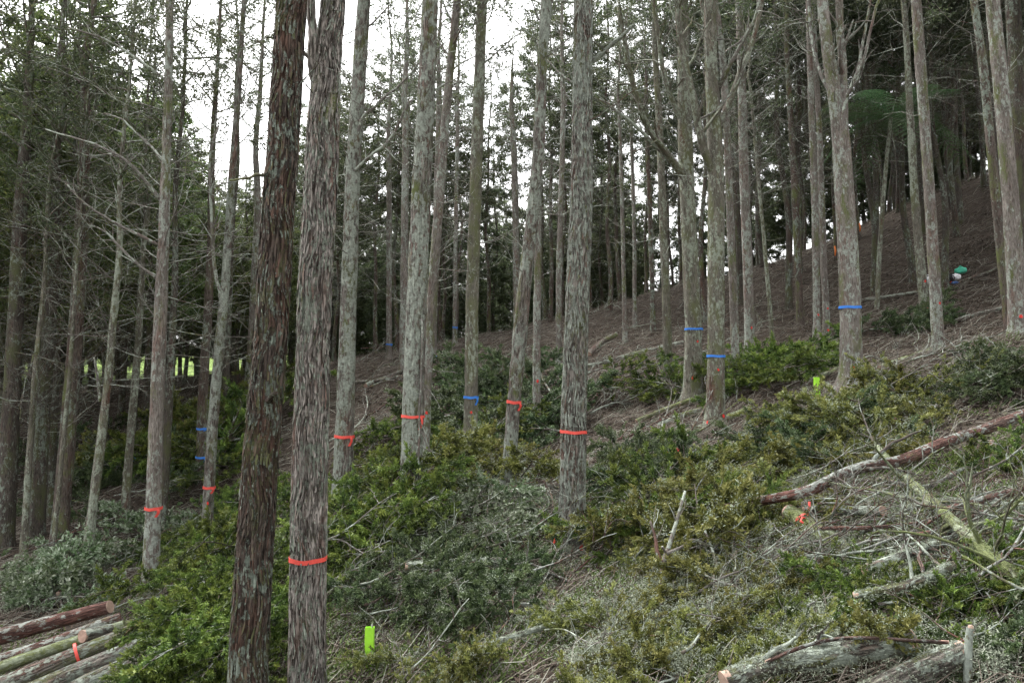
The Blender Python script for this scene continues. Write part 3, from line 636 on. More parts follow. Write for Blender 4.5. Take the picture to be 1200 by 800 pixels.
# ------------------------------------------------------------------ the stands behind
VARS = {}
def make_variant(kind, k):
    rs = np.random.default_rng(hash((kind == 'left', kind == 'right', k)) % 9999)
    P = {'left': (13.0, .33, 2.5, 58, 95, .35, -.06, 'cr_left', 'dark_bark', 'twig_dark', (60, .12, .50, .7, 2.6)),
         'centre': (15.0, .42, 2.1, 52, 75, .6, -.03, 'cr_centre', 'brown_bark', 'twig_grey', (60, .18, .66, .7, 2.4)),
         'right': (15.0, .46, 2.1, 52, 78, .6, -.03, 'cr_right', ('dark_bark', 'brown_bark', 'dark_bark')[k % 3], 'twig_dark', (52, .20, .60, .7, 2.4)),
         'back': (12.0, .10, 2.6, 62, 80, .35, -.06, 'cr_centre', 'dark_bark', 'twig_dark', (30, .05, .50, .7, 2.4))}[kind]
    H, cb, R, nbr, dens, up, droop, lm, bm, tm, dd = P
    root = thing('stand_tree', 'tree', 'tree', (0, 0, 0))
    n = 26; z = np.linspace(-.4, H, n); ph = rs.uniform(0, 6.28, 4)
    bx = .10*np.sin(z*.5+ph[0])+.05*np.sin(z*1.3+ph[1]); by = .10*np.sin(z*.45+ph[2])+.05*np.sin(z*1.2+ph[3])
    r0 = rs.uniform(.085, .12); rr = r0*(1-.9*np.clip(z/H, 0, 1))+.008; rr *= 1+.35*np.exp(-np.maximum(z, 0)/.2)
    g = Geo(); tube(g, np.stack([bx, by, z], -1), rr, 10, True)
    obj('trunk', g, M[bm], root)
    ax = lambda q: np.array([np.interp(q, z, bx), np.interp(q, z, by), q])
    obj('dead_branches', dead_geo(2000+k*7+len(kind), (H*dd[1], H*dd[2]), ax, dd[0], dd[3], dd[4], .012, .3, 6, None, 3), M[tm], root)['kind'] = 'stuff'
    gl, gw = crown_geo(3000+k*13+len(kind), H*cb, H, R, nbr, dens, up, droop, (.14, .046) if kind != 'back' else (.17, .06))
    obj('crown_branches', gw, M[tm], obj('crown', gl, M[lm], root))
    return root, H
for kind in ('left', 'centre', 'right', 'back'): VARS[kind] = [list(make_variant(kind, k))+[False] for k in range(3)]
SKY_X = [-200, 0, 110, 165, 195, 230, 320, 350, 420, 480, 550, 600, 660, 740, 1400]
SKY_Y = [-200, -120, -30, 40, 140, 225, 230, 150, 70, 30, 80, 20, -60, -200, -400]
def zone(kind, px, y):
    if kind == 'left':
        if y < 21: w = 'in its front row above the log pile' if px < 110 else 'at its edge near the red-taped tapering trunk'
        elif y < 30: w = 'in its middle, between bare dead limbs' if px < 150 else 'in its middle, behind the blue-taped trunks'
        else: w = 'on its far side against the pasture' if px > 130 else 'in its deepest, darkest part'
        return 'shaded tree of the dense stand '+w
    if kind == 'centre': return 'tree of the open stand behind the cleared slope, '+('by the pasture edge' if px < 480 else 'with sky between it and its neighbours' if px < 620 else 'on the crest of the brown slope')
    if kind == 'right':
        if px < 900: w = 'behind the mossy blue-taped pair'
        elif px < 1030: w = 'behind the stout forked trunk'
        elif px < 1150: w = 'above the bags and tree fern' if y > 29 else 'just uphill of the bags'
        else: w = 'at the hill shoulder'
        return 'dark hillside tree '+('near its front, ' if y < 31 else 'deep inside, ')+w
    return 'bushy far tree closing the view '+('behind the dense stand' if px < 330 else 'beyond the pasture edge' if px < 740 else 'behind the hillside stand')
NB = dict.fromkeys(VARS, 0)
rs = np.random.default_rng(77)
for gx_ in np.arange(-62, 66, 2.2):
    for gy_ in np.arange(12, 70, 2.2):
        x = gx_+rs.uniform(-.85, .85); y = gy_+rs.uniform(-.85, .85)
        q = rs.random(4); zg = g1(x, y); px, py = project((x, y, zg))
        if px < -150 or px > 1350: continue
        if px < 330:
            kind = 'left'; ymin = 15.6+max(0, (px-60)/270*4.5)
            if y < ymin: continue
            if y > 38:
                kind = 'back'
                if y < 40 or q[0] < (.55 if px > 150 else .2) or y > 60: continue
            elif q[0] < .10: continue
        elif px < 740:
            kind = 'centre'
            if y < 23: continue
            if y > 38:
                kind = 'back'
                if y < 40 or q[0] < .52: continue
            elif q[0] < .30: continue
        else:
            kind = 'right'; ymin = 24.5 if px < 1020 else 25.0-(px-1020)/180*6.5
            if y < ymin: continue
            if y > 44:
                kind = 'back'
                if q[0] < (.62 if px < 960 else .2) or y > 56: continue
            elif q[0] < (.05 if px > 960 else .14 if y < 33 else .30): continue
        if min((x-a)**2+(y-b)**2 for a, b, _ in FGPOS) < 1.0: continue
        v = VARS[kind][int(q[1]*3) % 3]
        s = .82+.36*q[2]
        tp = np.interp(px, SKY_X, SKY_Y)+60*(q[3]-.5)
        hmax = (482-tp)/FPX*y+EYE-zg
        s = min(s, max(.42, hmax/v[1]))
        if not v[2]: root = v[0]; v[2] = True
        else: root = copy_tree(v[0])
        root.location = (x, y, zg); root.rotation_euler = (0, 0, q[2]*37); root.scale = (s*.5+.45, s*.5+.45, s)
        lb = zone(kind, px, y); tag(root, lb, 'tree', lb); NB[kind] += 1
for kind in VARS:
    for v in VARS[kind]:
        if not v[2]:
            for c in list(v[0].children_recursive): bpy.data.objects.remove(c)
            bpy.data.objects.remove(v[0])
print('stand trees', NB, 'fg', NFG[0])

# ------------------------------------------------------------------ tree fern
def tree_fern():
    d = 19.5; base = hit(1027, 362); d = base[1]; top = at(1044, 138, d)
    root = thing('tree_fern', 'tree fern with spreading green fronds on a slim dark trunk', 'tree fern', base)
    P = smooth_path(np.array([[0, 0, -.2], (at(1031, 290, d)-base), (at(1037, 210, d)-base), (top-base)]), 24)
    g = Geo(); tube(g, P, np.linspace(.075, .055, 24), 10, True); obj('trunk', g, M['mossy_bark'], root)
    rs = np.random.default_rng(5)
    for k in range(13):
        az = k*2*math.pi/13+rs.uniform(-.15, .15); L = rs.uniform(2.2, 2.7); el = rs.uniform(.40, .60) if k % 3 else rs.uniform(.10, .25)
        n = 22; t = np.linspace(0, 1, n); hx = L*(t-.10*t**3); hz = L*(el*t-(.40+(.40 if k % 3 == 0 else 0))*t**2)
        R = np.stack([np.cos(az)*hx, np.sin(az)*hx, hz], -1)+P[-1]
        f = Geo(); tube(f, R, np.linspace(.014, .003, n), 4, False)
        C = []; D = []; Ls = []
        side = np.array([-math.sin(az), math.cos(az), 0])
        for j in range(2, n):
            for sg in (-1, 1):
                for sub in (0,):
                    tt = (j-sub)/(n-1); pl = .52*math.sin(math.pi*min(1, tt*.92+.08))**.75
                    c = R[j-1]+(R[j]-R[j-1])*(1-sub); tan = nrm(R[j]-R[j-1])
                    dirp = nrm(side*sg+tan*.45+np.array([0, 0, -.08]))
                    m = max(4, int(pl/.028)); u = np.linspace(.05, 1, m)
                    pp = c+dirp*(u*pl)[:, None]+np.array([0, 0, -1])*(.12*pl*u**2)[:, None]
                    for s2 in (-1, 1):
                        C.append(pp); D.append(np.broadcast_to(nrm(tan*s2+dirp*.4), (m, 3))); Ls.append(.062*(1.05-u*.75))
        C = np.vstack(C); D = np.vstack(D); Ls = np.concatenate(Ls)
        leaves(f, C, D+RNG.normal(size=C.shape)*.08, Ls, .036, np.clip(RNG.normal(.5, .2, len(C)), 0, 1), np.array([0, 0, 3.0]))
        obj('frond', f, M['fern'], root)
tree_fern()

# ------------------------------------------------------------------ logs and poles on the ground
def log(label, pts, w, mat, name='felled_log', cat='log', group=None, cut=(True, True), lift=.0, seg=16, branches=0, fis=.004, twigmat=None, blen=.6):
    """pts: (px, py[, lift]) on the ground; w: width in px at each end"""
    Q = [hit(p[0], p[1], (p[2] if len(p) > 2 else lift)) for p in pts]
    Q = np.array(Q); n = max(14, int(np.linalg.norm(np.diff(Q, axis=0), axis=1).sum()/.10)); Q = smooth_path(Q, n)
    dist = Q[:, 1]; wid = np.linspace(w[0], w[1], n)
    r = wid/FPX*np.mean(dist)*.5
    loc = Q.mean(0); loc[2] -= r.mean(); root = thing(name, label, cat, loc, group)
    rs = np.random.default_rng(int(abs(pts[0][0]*7+pts[0][1]*13)))
    Q = Q-loc; Q = Q+smooth_path(rs.normal(size=(max(3, n//6), 3))*.012, n)
    k = seg/6
    disp = lambda bk, th, s: (fbm(np.stack([np.cos(th)*2.5, np.sin(th)*2.5, s*1.2], -1)+loc, 3)-.5)*.22*r[:, None] + fis*(fbm(np.stack([np.cos(th)*k, np.sin(th)*k, s*5], -1), 2)-.5)*2
    g = Geo(); tube(g, Q, r, seg, False, disp=disp); stem = obj('stem', g, M[mat], root)
    for e, on in ((0, cut[0]), (-1, cut[1])):
        t = nrm(Q[0]-Q[1]) if e == 0 else nrm(Q[-1]-Q[-2])
        ge = Geo(); tube(ge, [Q[e]-t*.03, Q[e]+t*.006], [r[e]*.97, r[e]*.95], seg, True)
        obj('cut_end', ge, M['cut_wood'] if on else M[mat], stem, smooth=False)
    if mat in ('log_lichen', 'log_moss'):
        gi = Geo(); m_ = int(np.linalg.norm(Q[-1]-Q[0])*(3200 if mat == 'log_lichen' else 1200)); kk = rs.integers(1, n-1, m_); an = rs.uniform(0, 6.283, m_)
        tt = nrm(Q[np.minimum(kk+1, n-1)]-Q[kk-1]); s1 = nrm(np.cross(tt, [0, 0, 1.])); s2 = np.cross(s1, tt); nn = s1*np.cos(an)[:, None]+s2*np.sin(an)[:, None]
        keep = fbm(np.stack([an*1.2, kk*.35, kk*0.], -1)+loc, 2) > .47; cc = (Q[kk]+nn*(r[kk]*.97)[:, None]+tt*rs.uniform(-.05, .05, m_)[:, None])[keep]
        leaves(gi, cc, (nn[keep]*.7+rs.normal(size=cc.shape)*.8), rs.uniform(.007, .018, len(cc)), rs.uniform(.004, .010, len(cc)), np.clip(rs.normal(.5, .25, len(cc)), 0, 1))
        obj('lichen', gi, M['lichen_tuft' if mat == 'log_lichen' else 'moss_tuft'], stem)['kind'] = 'stuff'
    if branches:
        gb = Geo()
        for _ in range(branches):
            a = rs.integers(n//6, n-1); t = nrm(Q[min(a+1, n-1)]-Q[a-1])
            dd = nrm(t*rs.uniform(.2, 1)+rs.normal(size=3)*.8+np.array([0, 0, .45]))
            B = wander(Q[a], dd, blen*rs.uniform(.4, 1.3), 7, .2, (0, 0, -.03), rs); rr = r[a]*rs.uniform(.25, .5)
            tube(gb, B, np.linspace(rr, rr*.3, 7), 6, False)
            for _ in range(3):
                j = rs.integers(2, 6); T = wander(B[j], nrm(B[j]-B[j-1])+rs.normal(size=3)*.6, blen*rs.uniform(.15, .5), 5, .25, (0, 0, 0), rs)
                tube(gb, T, np.linspace(rr*.4, rr*.12, 5), 4, False)
        obj('side_branches', gb, M[twigmat or mat], root)['kind'] = 'stuff'
    return root
# log pile, lower left
log('long red-brown log with pale lichen, uppermost of the pile', [(-40,757),(40,735),(128,709)], (20,15), 'log_red', lift=.36)
log('smooth red-brown log, second row of the pile, next below the uppermost', [(-40,787),(40,758),(140,721)], (17,13), 'log_red', lift=.28, cut=(True, False))
log('thin mossy log squeezed between a red-brown and a grey log', [(-30,795),(40,769),(145,733)], (14,12), 'log_moss', lift=.22, cut=(True, False))
pl = log('grey lichen-speckled log with a red tape band, in the pile', [(-30,818),(60,779),(170,736)], (24,20), 'log_grey', lift=.24, cut=(True, False))
log('dark mossy grey log beneath the taped log of the pile', [(10,824),(80,790),(180,750)], (24,19), 'log_grey', lift=.16, cut=(True, False))
log('lowest rough log of the pile, lichen grey, half under the green heap', [(60,829),(110,800),(190,764)], (26,22), 'log_grey', lift=.08, cut=(True, False))
def tape_on(root, px, py, lift, rad, dirpx, mat='red_tape', wid=.03, name='marking_tape'):
    p = hit(px, py, lift); q = hit(px+dirpx[0], py+dirpx[1], lift); t = nrm(q-p); g = Geo()
    tube(g, [p-t*wid/2-np.array(root.location), p+t*wid/2-np.array(root.location)], [rad, rad], 20, False)
    return obj(name, g, M[mat], root)
tape_on(pl, 91, 766, .24, .122, (40, -16))
def log_stub(label, px, py, lift, w, L, yaw, mat, tilt=0.0, name='cut_log_end', tape=False):
    p = hit(px, py, lift); r = w/FPX*p[1]*.5
    root = thing(name, label, 'log', p)
    t = np.array([math.cos(yaw)*math.cos(tilt), math.sin(yaw)*math.cos(tilt), math.sin(tilt)])
    Q = np.array([t*L*k/6 for k in range(7)]); g = Geo()
    tube(g, Q, r, 14, False, disp=lambda bk, th, s: (fbm(np.stack([np.cos(th)*2, np.sin(th)*2, s*2], -1)+p, 3)-.5)*.2*r); obj('stem', g, M[mat], root)
    ge = Geo(); tube(ge, [-t*.012, t*.012], [r*.99, r], 14, True); obj('cut_end', ge, M['cut_wood'], root, smooth=False)
    if tape:
        gt = Geo(); tube(gt, [t*.22, t*.25], [r*1.1]*2, 14, False)
        tube(gt, wander(t*.22+np.array([0, -r, r*.5]), (-.5, -.3, .3), .16, 5, .5), .010, 4); tube(gt, wander(t*.22+np.array([0, -r, r*.5]), (.8, -.3, -.1), .16, 5, .5), .010, 4)
        obj('marking_tape', gt, M['red_tape'], root)
    return root
log_stub('pale sawn log end lying across the taped log of the pile', 97, 745, .34, 14, .9, math.radians(65), 'log_grey', -.05)
log('short dark log on the slope below the red-taped tapering trunk', [(132,652),(170,644),(204,633)], (13,11), 'log_grey', lift=.10, branches=3)
log('thin brown pole lying toward the log pile', [(70,695),(120,660),(150,640)], (5,6), 'log_red', name='fallen_pole', cat='pole', lift=.10, branches=3, seg=8)
# right side
log('long red-brown pole propped diagonally over the slash', [(840,598,.32),(930,580,.42),(1000,553,.45),(1060,536,.45),(1140,506,.42),(1230,472,.38),(1330,430,.34)], (10,15), 'log_red', name='fallen_pole', cat='pole', seg=14, branches=5, twigmat='twig_dark', blen=.5)
log('yellow-green mossy branch with curled side shoots, crossing under the red pole', [(1028,527,.34),(1060,558,.30),(1110,604,.36),(1160,648,.34),(1215,690,.26)], (11,12), 'log_moss', name='fallen_branch', cat='branch', seg=14, branches=16, blen=.7)
log('thinner mossy fork lying below the yellow-green mossy branch', [(1085,590,.30),(1120,612,.32),(1150,650,.28),(1175,690,.20)], (8,5), 'log_moss', name='fallen_branch', cat='branch', seg=10, branches=6, blen=.5)
log('thick lichen-crusted branch with a sawn end beneath the arched red stick', [(848,803,.26),(905,781,.28),(980,768,.28),(1065,752,.22)], (24,28), 'log_lichen', name='fallen_branch', cat='branch', seg=18, fis=.012, branches=3, blen=.3)
log('fat lichen-covered log lying beside the thick sawn branch', [(960,845,.20),(1040,795,.20),(1130,764,.18)], (36,26), 'log_lichen', seg=18, fis=.012)
log('arched thin red stick over the lichen branch', [(900,772,.33),(945,757,.37),(1000,748,.38),(1110,752,.30)], (4,4), 'log_red', name='fallen_stick', cat='stick', seg=8)
log('lichen-spotted log with reddish bark in the tangle', [(1000,697,.30),(1060,683,.32),(1120,664,.30)], (9,11), 'log_lichen', seg=12, branches=3)
log('pale lichen log just uphill of the reddish spotted log', [(1010,665,.28),(1060,652,.30),(1105,636,.28)], (11,12), 'log_lichen', seg=12)
log('pale grey stick running level toward the herbs uphill of the tangle', [(1060,592,.20),(1120,587,.22),(1210,594,.20)], (5,7), 'log_lichen', name='fallen_stick', cat='stick', seg=8, branches=3, blen=.4)
log('dark reddish stick slanting through the tangle', [(1040,628,.22),(1100,624,.24),(1150,600,.22)], (4,5), 'log_red', name='fallen_stick', cat='stick', seg=8, branches=4, blen=.4)
log('grey log half buried in twigs under the red pole', [(940,598,.26),(980,597,.26),(1035,598,.24)], (12,11), 'log_grey', seg=12)
log('thin reddish stick lying level across the tangle', [(960,618,.24),(1020,619,.26),(1090,610,.22)], (5,4), 'log_red', name='fallen_stick', cat='stick', seg=8, branches=3)
log('reddish log running out toward the clearing edge', [(1110,592,.22),(1170,582,.24),(1230,566,.22)], (9,10), 'log_red', seg=12, branches=2)
log('smooth brown log half sunk in the herbs uphill of the red pole', [(1165,520,.02),(1190,540,.03),(1230,565,.03)], (16,18), 'log_red', seg=14)
log('forked pale stick beside the reddish log at the clearing edge', [(1030,560,.12),(1080,570,.14),(1130,548,.12),(1200,540,.10)], (4,6), 'log_grey', name='fallen_stick', cat='stick', seg=8, branches=3)
log_stub('mossy cut log with a red tape bow, sunk in green slash', 925, 600, .26, 18, 1.0, math.radians(-78), 'log_moss', -.25, tape=True)
def upright():
    b = hit(1133, 815); d = b[1]; root = thing('broken_sapling', 'thin dark upright broken stem among green twigs', 'sapling', b)
    P = smooth_path(np.array([at(x, y, d)-b for x, y in ((1133, 830), (1134, 790), (1135, 755), (1137, 735))]), 16); g = Geo(); tube(g, P, np.linspace(10, 8, 16)/FPX*d*.5, 10, False); st = obj('stem', g, M['twig_dark'], root)
    g = Geo(); tube(g, [P[-1]-[0, 0, .02], P[-1]+[.004, 0, .012]], [8/FPX*d*.5*.97, 5/FPX*d*.5], 10, True); obj('broken_end', g, M['cut_wood'], st, smooth=False)
upright()
log_stub('pale splintered stub sticking out of the green bush', 1147, 690, .12, 9, .12, math.radians(80), 'log_red', 1.2)
# centre
log('pale grey lichen log lying level in the middle of the clearing', [(476,661,.28),(530,660,.30),(592,656,.28)], (11,12), 'log_lichen', seg=14, branches=2)
log('straight thin bare pole lying level against the stout lichen-crusted trunk', [(505,580,.20),(580,578,.22),(656,577,.20)], (4,5), 'log_grey', name='fallen_pole', cat='pole', seg=8, branches=2)
log('short bare pole beside the straight level one', [(600,570,.22),(630,569,.22),(660,570,.22)], (4,4), 'log_grey', name='fallen_pole', cat='pole', seg=8)
log('long curved grey stick with reddish tip in the low slash', [(508,798,.12),(552,762,.20),(610,742,.24),(690,720,.20)], (4,7), 'log_lichen', name='fallen_stick', cat='stick', seg=8, branches=4, blen=.35)
log('reddish stick lying below the pale grey lichen log', [(548,703,.10),(590,706,.12),(650,708,.10)], (3,4), 'log_red', name='fallen_stick', cat='stick', seg=8, branches=2, blen=.3)
log('dark slanting stick above the reddish stick', [(552,697,.10),(580,686,.12),(608,677,.12)], (4,3), 'log_grey', name='fallen_stick', cat='stick', seg=8)
log('long thin stick rising toward the bent leaning trunk', [(470,640,.10),(530,632,.14),(590,610,.16),(650,590,.14)], (4,4), 'log_grey', name='fallen_stick', cat='stick', seg=8, branches=3, blen=.4)
log('grey log by the foot of the strip-barked trunk', [(372,594,.14),(400,588,.16),(428,579,.14)], (9,8), 'log_red', seg=10, branches=2, blen=.4)
log('bent pale branch below the grey log near the strip-barked trunk', [(375,640,.14),(395,622,.18),(420,610,.16)], (7,5), 'log_lichen', name='fallen_branch', cat='branch', seg=10, branches=3, blen=.4)
log('twisted lichen branch between the two nearest trunks and the bank', [(242,622,.12),(285,612,.16),(335,606,.14)], (6,7), 'log_lichen', name='fallen_branch', cat='branch', seg=10, branches=3, blen=.4)
# upper slope
log('long pale pole lying across the bare slope', [(640,437,.05),(720,421,.05),(800,402,.05)], (5,8), 'log_grey', name='fallen_pole', cat='pole', seg=10)
log('dark decayed log on the bare slope behind the stout trunk', [(690,415,.05),(705,402,.06),(722,392,.05)], (8,7), 'brown_bark', seg=10)
log('curved mossy log below the many-forked trunk', [(735,535,.06),(755,520,.08),(790,514,.08)], (9,6), 'log_moss', seg=12, branches=1)
log('long mossy grey pole running to the many-forked trunk', [(745,494,.06),(790,476,.08),(830,462,.06)], (5,6), 'log_moss', name='fallen_pole', cat='pole', seg=10)
log('grey log lying just below the long mossy grey pole', [(770,500,.05),(800,487,.06),(828,478,.05)], (8,7), 'log_grey', seg=10)
log('dull green log ending at the painted foot of the many-forked trunk', [(800,508,.05),(830,497,.05),(880,480,.05)], (7,8), 'log_moss', seg=10)
log('mossy log below the pale smooth trunk', [(1030,432,.05),(1060,420,.06),(1092,409,.05)], (7,6), 'log_moss', seg=10)
log('mossy log beside the stout forked trunk', [(945,447,.05),(965,440,.06),(985,430,.05)], (6,6), 'log_moss', seg=10)
log('long pale pole lying uphill of the pale smooth trunk', [(1105,380,.05),(1140,369,.05),(1180,360,.05)], (5,6), 'log_grey', name='fallen_pole', cat='pole', seg=10)
log('pole lying below the bags on the slope', [(1010,352,.05),(1060,345,.05),(1092,338,.05)], (4,4), 'log_grey', name='fallen_pole', cat='pole', seg=8)
log('slender pole pointing up the dark hillside from the bags', [(1125,330,.05),(1150,322,.05),(1176,312,.05)], (3,3), 'log_grey', name='fallen_pole', cat='pole', seg=8)
log('pair of poles lying at the foot of the far blue-taped trunks', [(428,452,.06),(450,443,.06),(478,432,.06)], (6,6), 'log_grey', name='fallen_pole', cat='pole', seg=8)
log('level pole at the foot of the far blue-taped trunks', [(415,447,.08),(445,446,.08),(470,441,.08)], (4,4), 'log_grey', name='fallen_pole', cat='pole', seg=8)

# upright forked branch in the slash
def fork_branch():
    b = hit(777, 715); d = b[1]; root = thing('forked_branch', 'bare forked branch standing upright in the green slash', 'branch', b)
    for pts, w in (([(777,722),(778,690),(777,662),(784,640),(793,610),(803,575)], (9,3)), ([(777,665),(770,645),(768,630),(762,610)], (6,2.5)), ([(782,648),(800,640),(812,632),(835,640)], (4,2)), ([(776,640),(784,655),(797,690)], (3,2))):
        q = smooth_path(np.array([at(x, y, d+(.05 if i else 0)*i)-b for i, (x, y) in enumerate(pts)]), 18); g = Geo()
        tube(g, q, np.linspace(w[0], w[1], 18)/FPX*d*.5, 8, True)
        for _ in range(4):
            j = random.randint(6, 16); T = wander(q[j], nrm(q[j]-q[j-1])+RNG.normal(size=3)*.6, .22, 5, .25); tube(g, T, np.linspace(.005, .002, 5), 4, False)
        obj('stem', g, M['twig_grey'], root)
fork_branch()

# ------------------------------------------------------------------ cut boughs: each one a thing
BV = {}
for kind, mat, kw in (('green', 'bough_green', dict()), ('olive', 'bough_olive', dict(L=1.35, blade=(.036, .014), nsub=18, nlich=1500)), ('dark', 'bough_dark', dict(flat=.26, L=1.4, blade=(.036, .015), nlich=1200)),
                      ('broad', 'broadleaf', dict(flat=.32, L=1.1, blade=(.066, .030), dens=85, nsub=14, sprig=6, nlich=500))):
    BV[kind] = []
    for k in range(4):
        gl, gw, gi = bough_geo(7000+k*31+len(kind)*101, **kw)
        BV[kind].append((gl.mesh('foliage', M[mat]), gw.mesh('stem', M['twig_dark']), gi.mesh('lichen', M['lichen_tuft']) if gi.n else None))
BL = {'green': 'cut bough of fresh deep green needles', 'olive': 'cut bough of yellowish olive needles', 'dark': 'leafy dull green twig bough', 'broad': 'leafy twig with pale-backed broad leaves'}
from mathutils import Matrix, Vector
NBO = [0]
def bough(kind, P, size, yaw, pitch, where, roll=0.0):
    root = thing('cut_bough' if kind != 'broad' else 'leafy_branch', BL[kind]+' '+where, 'bough' if kind != 'broad' else 'branch', P, BL[kind]+' '+where)
    fo, st, li = BV[kind][NBO[0] % 4]; NBO[0] += 1
    fl = obj('foliage', fo, None, root); obj('stem', st, None, root)
    if li: obj('lichen', li, None, fl)['kind'] = 'stuff'
    e = .4; n = Vector((g1(P[0]-e, P[1])-g1(P[0]+e, P[1]), g1(P[0], P[1]-e)-g1(P[0], P[1]+e), 2*e)).normalized()
    q = Vector((0, 0, 1)).rotation_difference(n) @ Matrix.Rotation(yaw, 3, 'Z').to_quaternion() @ Matrix.Rotation(-pitch, 3, 'Y').to_quaternion() @ Matrix.Rotation(roll, 3, 'X').to_quaternion()
    root.rotation_mode = 'QUATERNION'; root.rotation_quaternion = q; root.scale = (size,)*3
rb = np.random.default_rng(42)
def heap(kind, px0, py0, px1, py1, n, size, lift, where, yaw0=None, py_of=None):
    for _ in range(n):
        a_, r_ = rb.uniform(0, 6.28), rb.random()**.6
        px = (px0+px1)/2+(px1-px0)*.5*r_*math.cos(a_); py = (py0+py1)/2+(py1-py0)*.5*r_*math.sin(a_); lf = lift*(.25+.75*(1-r_*r_))*rb.uniform(.6, 1)
        P = hit(px, py, 0); P[2] += lf
        yaw = rb.uniform(0, 6.28) if yaw0 is None else yaw0+rb.normal()*.6
        bough(kind, P, size*rb.uniform(.75, 1.25), yaw, rb.uniform(-.12, .22), where, rb.uniform(-.3, .3))
heap('green', 195, 700, 310, 850, 22, .85, 0.60, 'in the heap beside the log pile', -1.2)
heap('green', 190, 625, 300, 720, 14, .85, 0.50, 'in the heap beside the log pile', -1.6)
heap('green', 310, 600, 420, 720, 9, .8, 0.15, 'between the two nearest trunks and the clearing')
heap('green', 390, 555, 510, 660, 16, .95, 0.23, 'heaped left of the clearing middle')
heap('olive', 400, 525, 620, 600, 18, 1.2, 0.20, 'around the feet of the red-taped trunks')
heap('green', 410, 500, 600, 575, 14, 1.2, 0.20, 'around the feet of the red-taped trunks')
heap('dark', 500, 440, 650, 505, 14, 1.6, 0.30, 'in the dark brush heap under the slope')
heap('dark', 600, 490, 665, 535, 8, 1.3, 0.23, 'beside the bent leaning trunk')
heap('olive', 730, 575, 880, 680, 16, 1.1, 0.32, 'banked right of the stout lichen-crusted trunk')
heap('green', 735, 565, 860, 655, 10, 1.0, 0.32, 'banked right of the stout lichen-crusted trunk')
heap('dark', 560, 660, 660, 710, 6, .8, 0.10, 'at the foot of the stout lichen-crusted trunk')
heap('dark', 450, 680, 570, 745, 9, .75, 0.15, 'in the low bush by the lime marker')
heap('olive', 470, 775, 560, 840, 6, .7, 0.12, 'in the low slash below the lime marker')
heap('olive', 660, 690, 980, 820, 22, .7, 0.12, 'in the lichen-strewn slash by the sawn branch')
heap('green', 950, 670, 1060, 720, 7, .6, 0.10, 'uphill of the sawn lichen branch')
heap('green', 1060, 690, 1170, 760, 9, .55, 0.15, 'around the thin dark upright stem')
heap('dark', 1110, 760, 1200, 830, 4, .5, 0.10, 'around the thin dark upright stem')
heap('olive', 810, 555, 950, 670, 10, .8, 0.14, 'by the low end of the red pole')
heap('green', 850, 425, 940, 462, 12, 1.3, 0.30, 'in the mound beside the many-forked trunk')
heap('green', 765, 446, 815, 468, 4, 1.1, 0.15, 'in the mound beside the many-forked trunk')
heap('olive', 905, 490, 1090, 555, 20, 1.05, 0.15, 'spread over the slope below the stout forked trunk')
heap('dark', 910, 500, 1020, 555, 8, 1.0, 0.17, 'spread over the slope below the stout forked trunk')
heap('olive', 1010, 445, 1110, 490, 8, 1.0, 0.10, 'spread over the slope below the pale smooth trunk')
heap('dark', 1140, 425, 1210, 480, 7, .8, 0.23, 'in the bush at the clearing edge')
heap('green', 200, 480, 310, 570, 18, 1.5, 0.56, 'on the bank behind the red-taped slim trunk')
heap('olive', 195, 500, 245, 555, 7, 1.7, 0.56, 'on the bank behind the red-taped slim trunk')
heap('green', 265, 560, 345, 625, 8, 1.0, 0.28, 'on the bank behind the dark red-brown trunk')
heap('broad', 0, 655, 140, 715, 20, .9, 0.15, 'above the log pile')
heap('broad', 120, 600, 260, 650, 9, .9, 0.15, 'around the red-taped tapering trunk')
heap('broad', 490, 560, 630, 640, 12, .9, 0.15, 'among the sticks in the clearing middle')
heap('dark', 60, 555, 230, 625, 9, 1.2, 0.17, 'at the edge of the dense stand')
heap('dark', 700, 520, 840, 580, 9, 1.0, 0.12, 'in the grey tangle below the many-forked trunk')
heap('green', 1110, 535, 1190, 585, 6, .6, 0.07, 'in the herbs uphill of the red pole')
heap('dark', 0, 520, 120, 600, 9, 1.2, .30, 'on the shaded floor of the dense stand')
heap('broad', 20, 690, 130, 720, 4, .6, .12, 'above the log pile')
heap('dark', 1020, 380, 1090, 402, 4, 1.2, 0.10, 'on the slope by the pale smooth trunk')
print('boughs', NBO[0])

# ------------------------------------------------------------------ loose sticks: individuals
STK = []
for k in range(8):
    g = Geo(); r_ = np.random.default_rng(60+k); P = wander((-.7, 0, .02), (1, 0, .05), 1.4, 12, .15, (0, 0, 0), r_); tube(g, P, np.linspace(.015 if k % 2 else .009, .004, 12), 6, True)
    for _ in range(9 if k % 2 else 14):
        j = r_.integers(2, 11); T = wander(P[j], nrm(P[j]-P[j-1])+r_.normal(size=3)*.65, r_.uniform(.15, .6), 7, .22, (0, 0, 0), r_); tube(g, T, np.linspace(.0055, .0016, 7), 4, False)
        for _ in range(3):
            b_ = r_.integers(2, 6); U = wander(T[b_], nrm(T[b_]-T[b_-1])+r_.normal(size=3)*.7, r_.uniform(.06, .25), 4, .25, (0, 0, 0), r_); tube(g, U, np.linspace(.0028, .001, 4), 3, False)
    STK.append([g.mesh('stick', M[m_]) for m_ in ('twig_grey', 'log_red', 'log_lichen', 'twig_dark')])
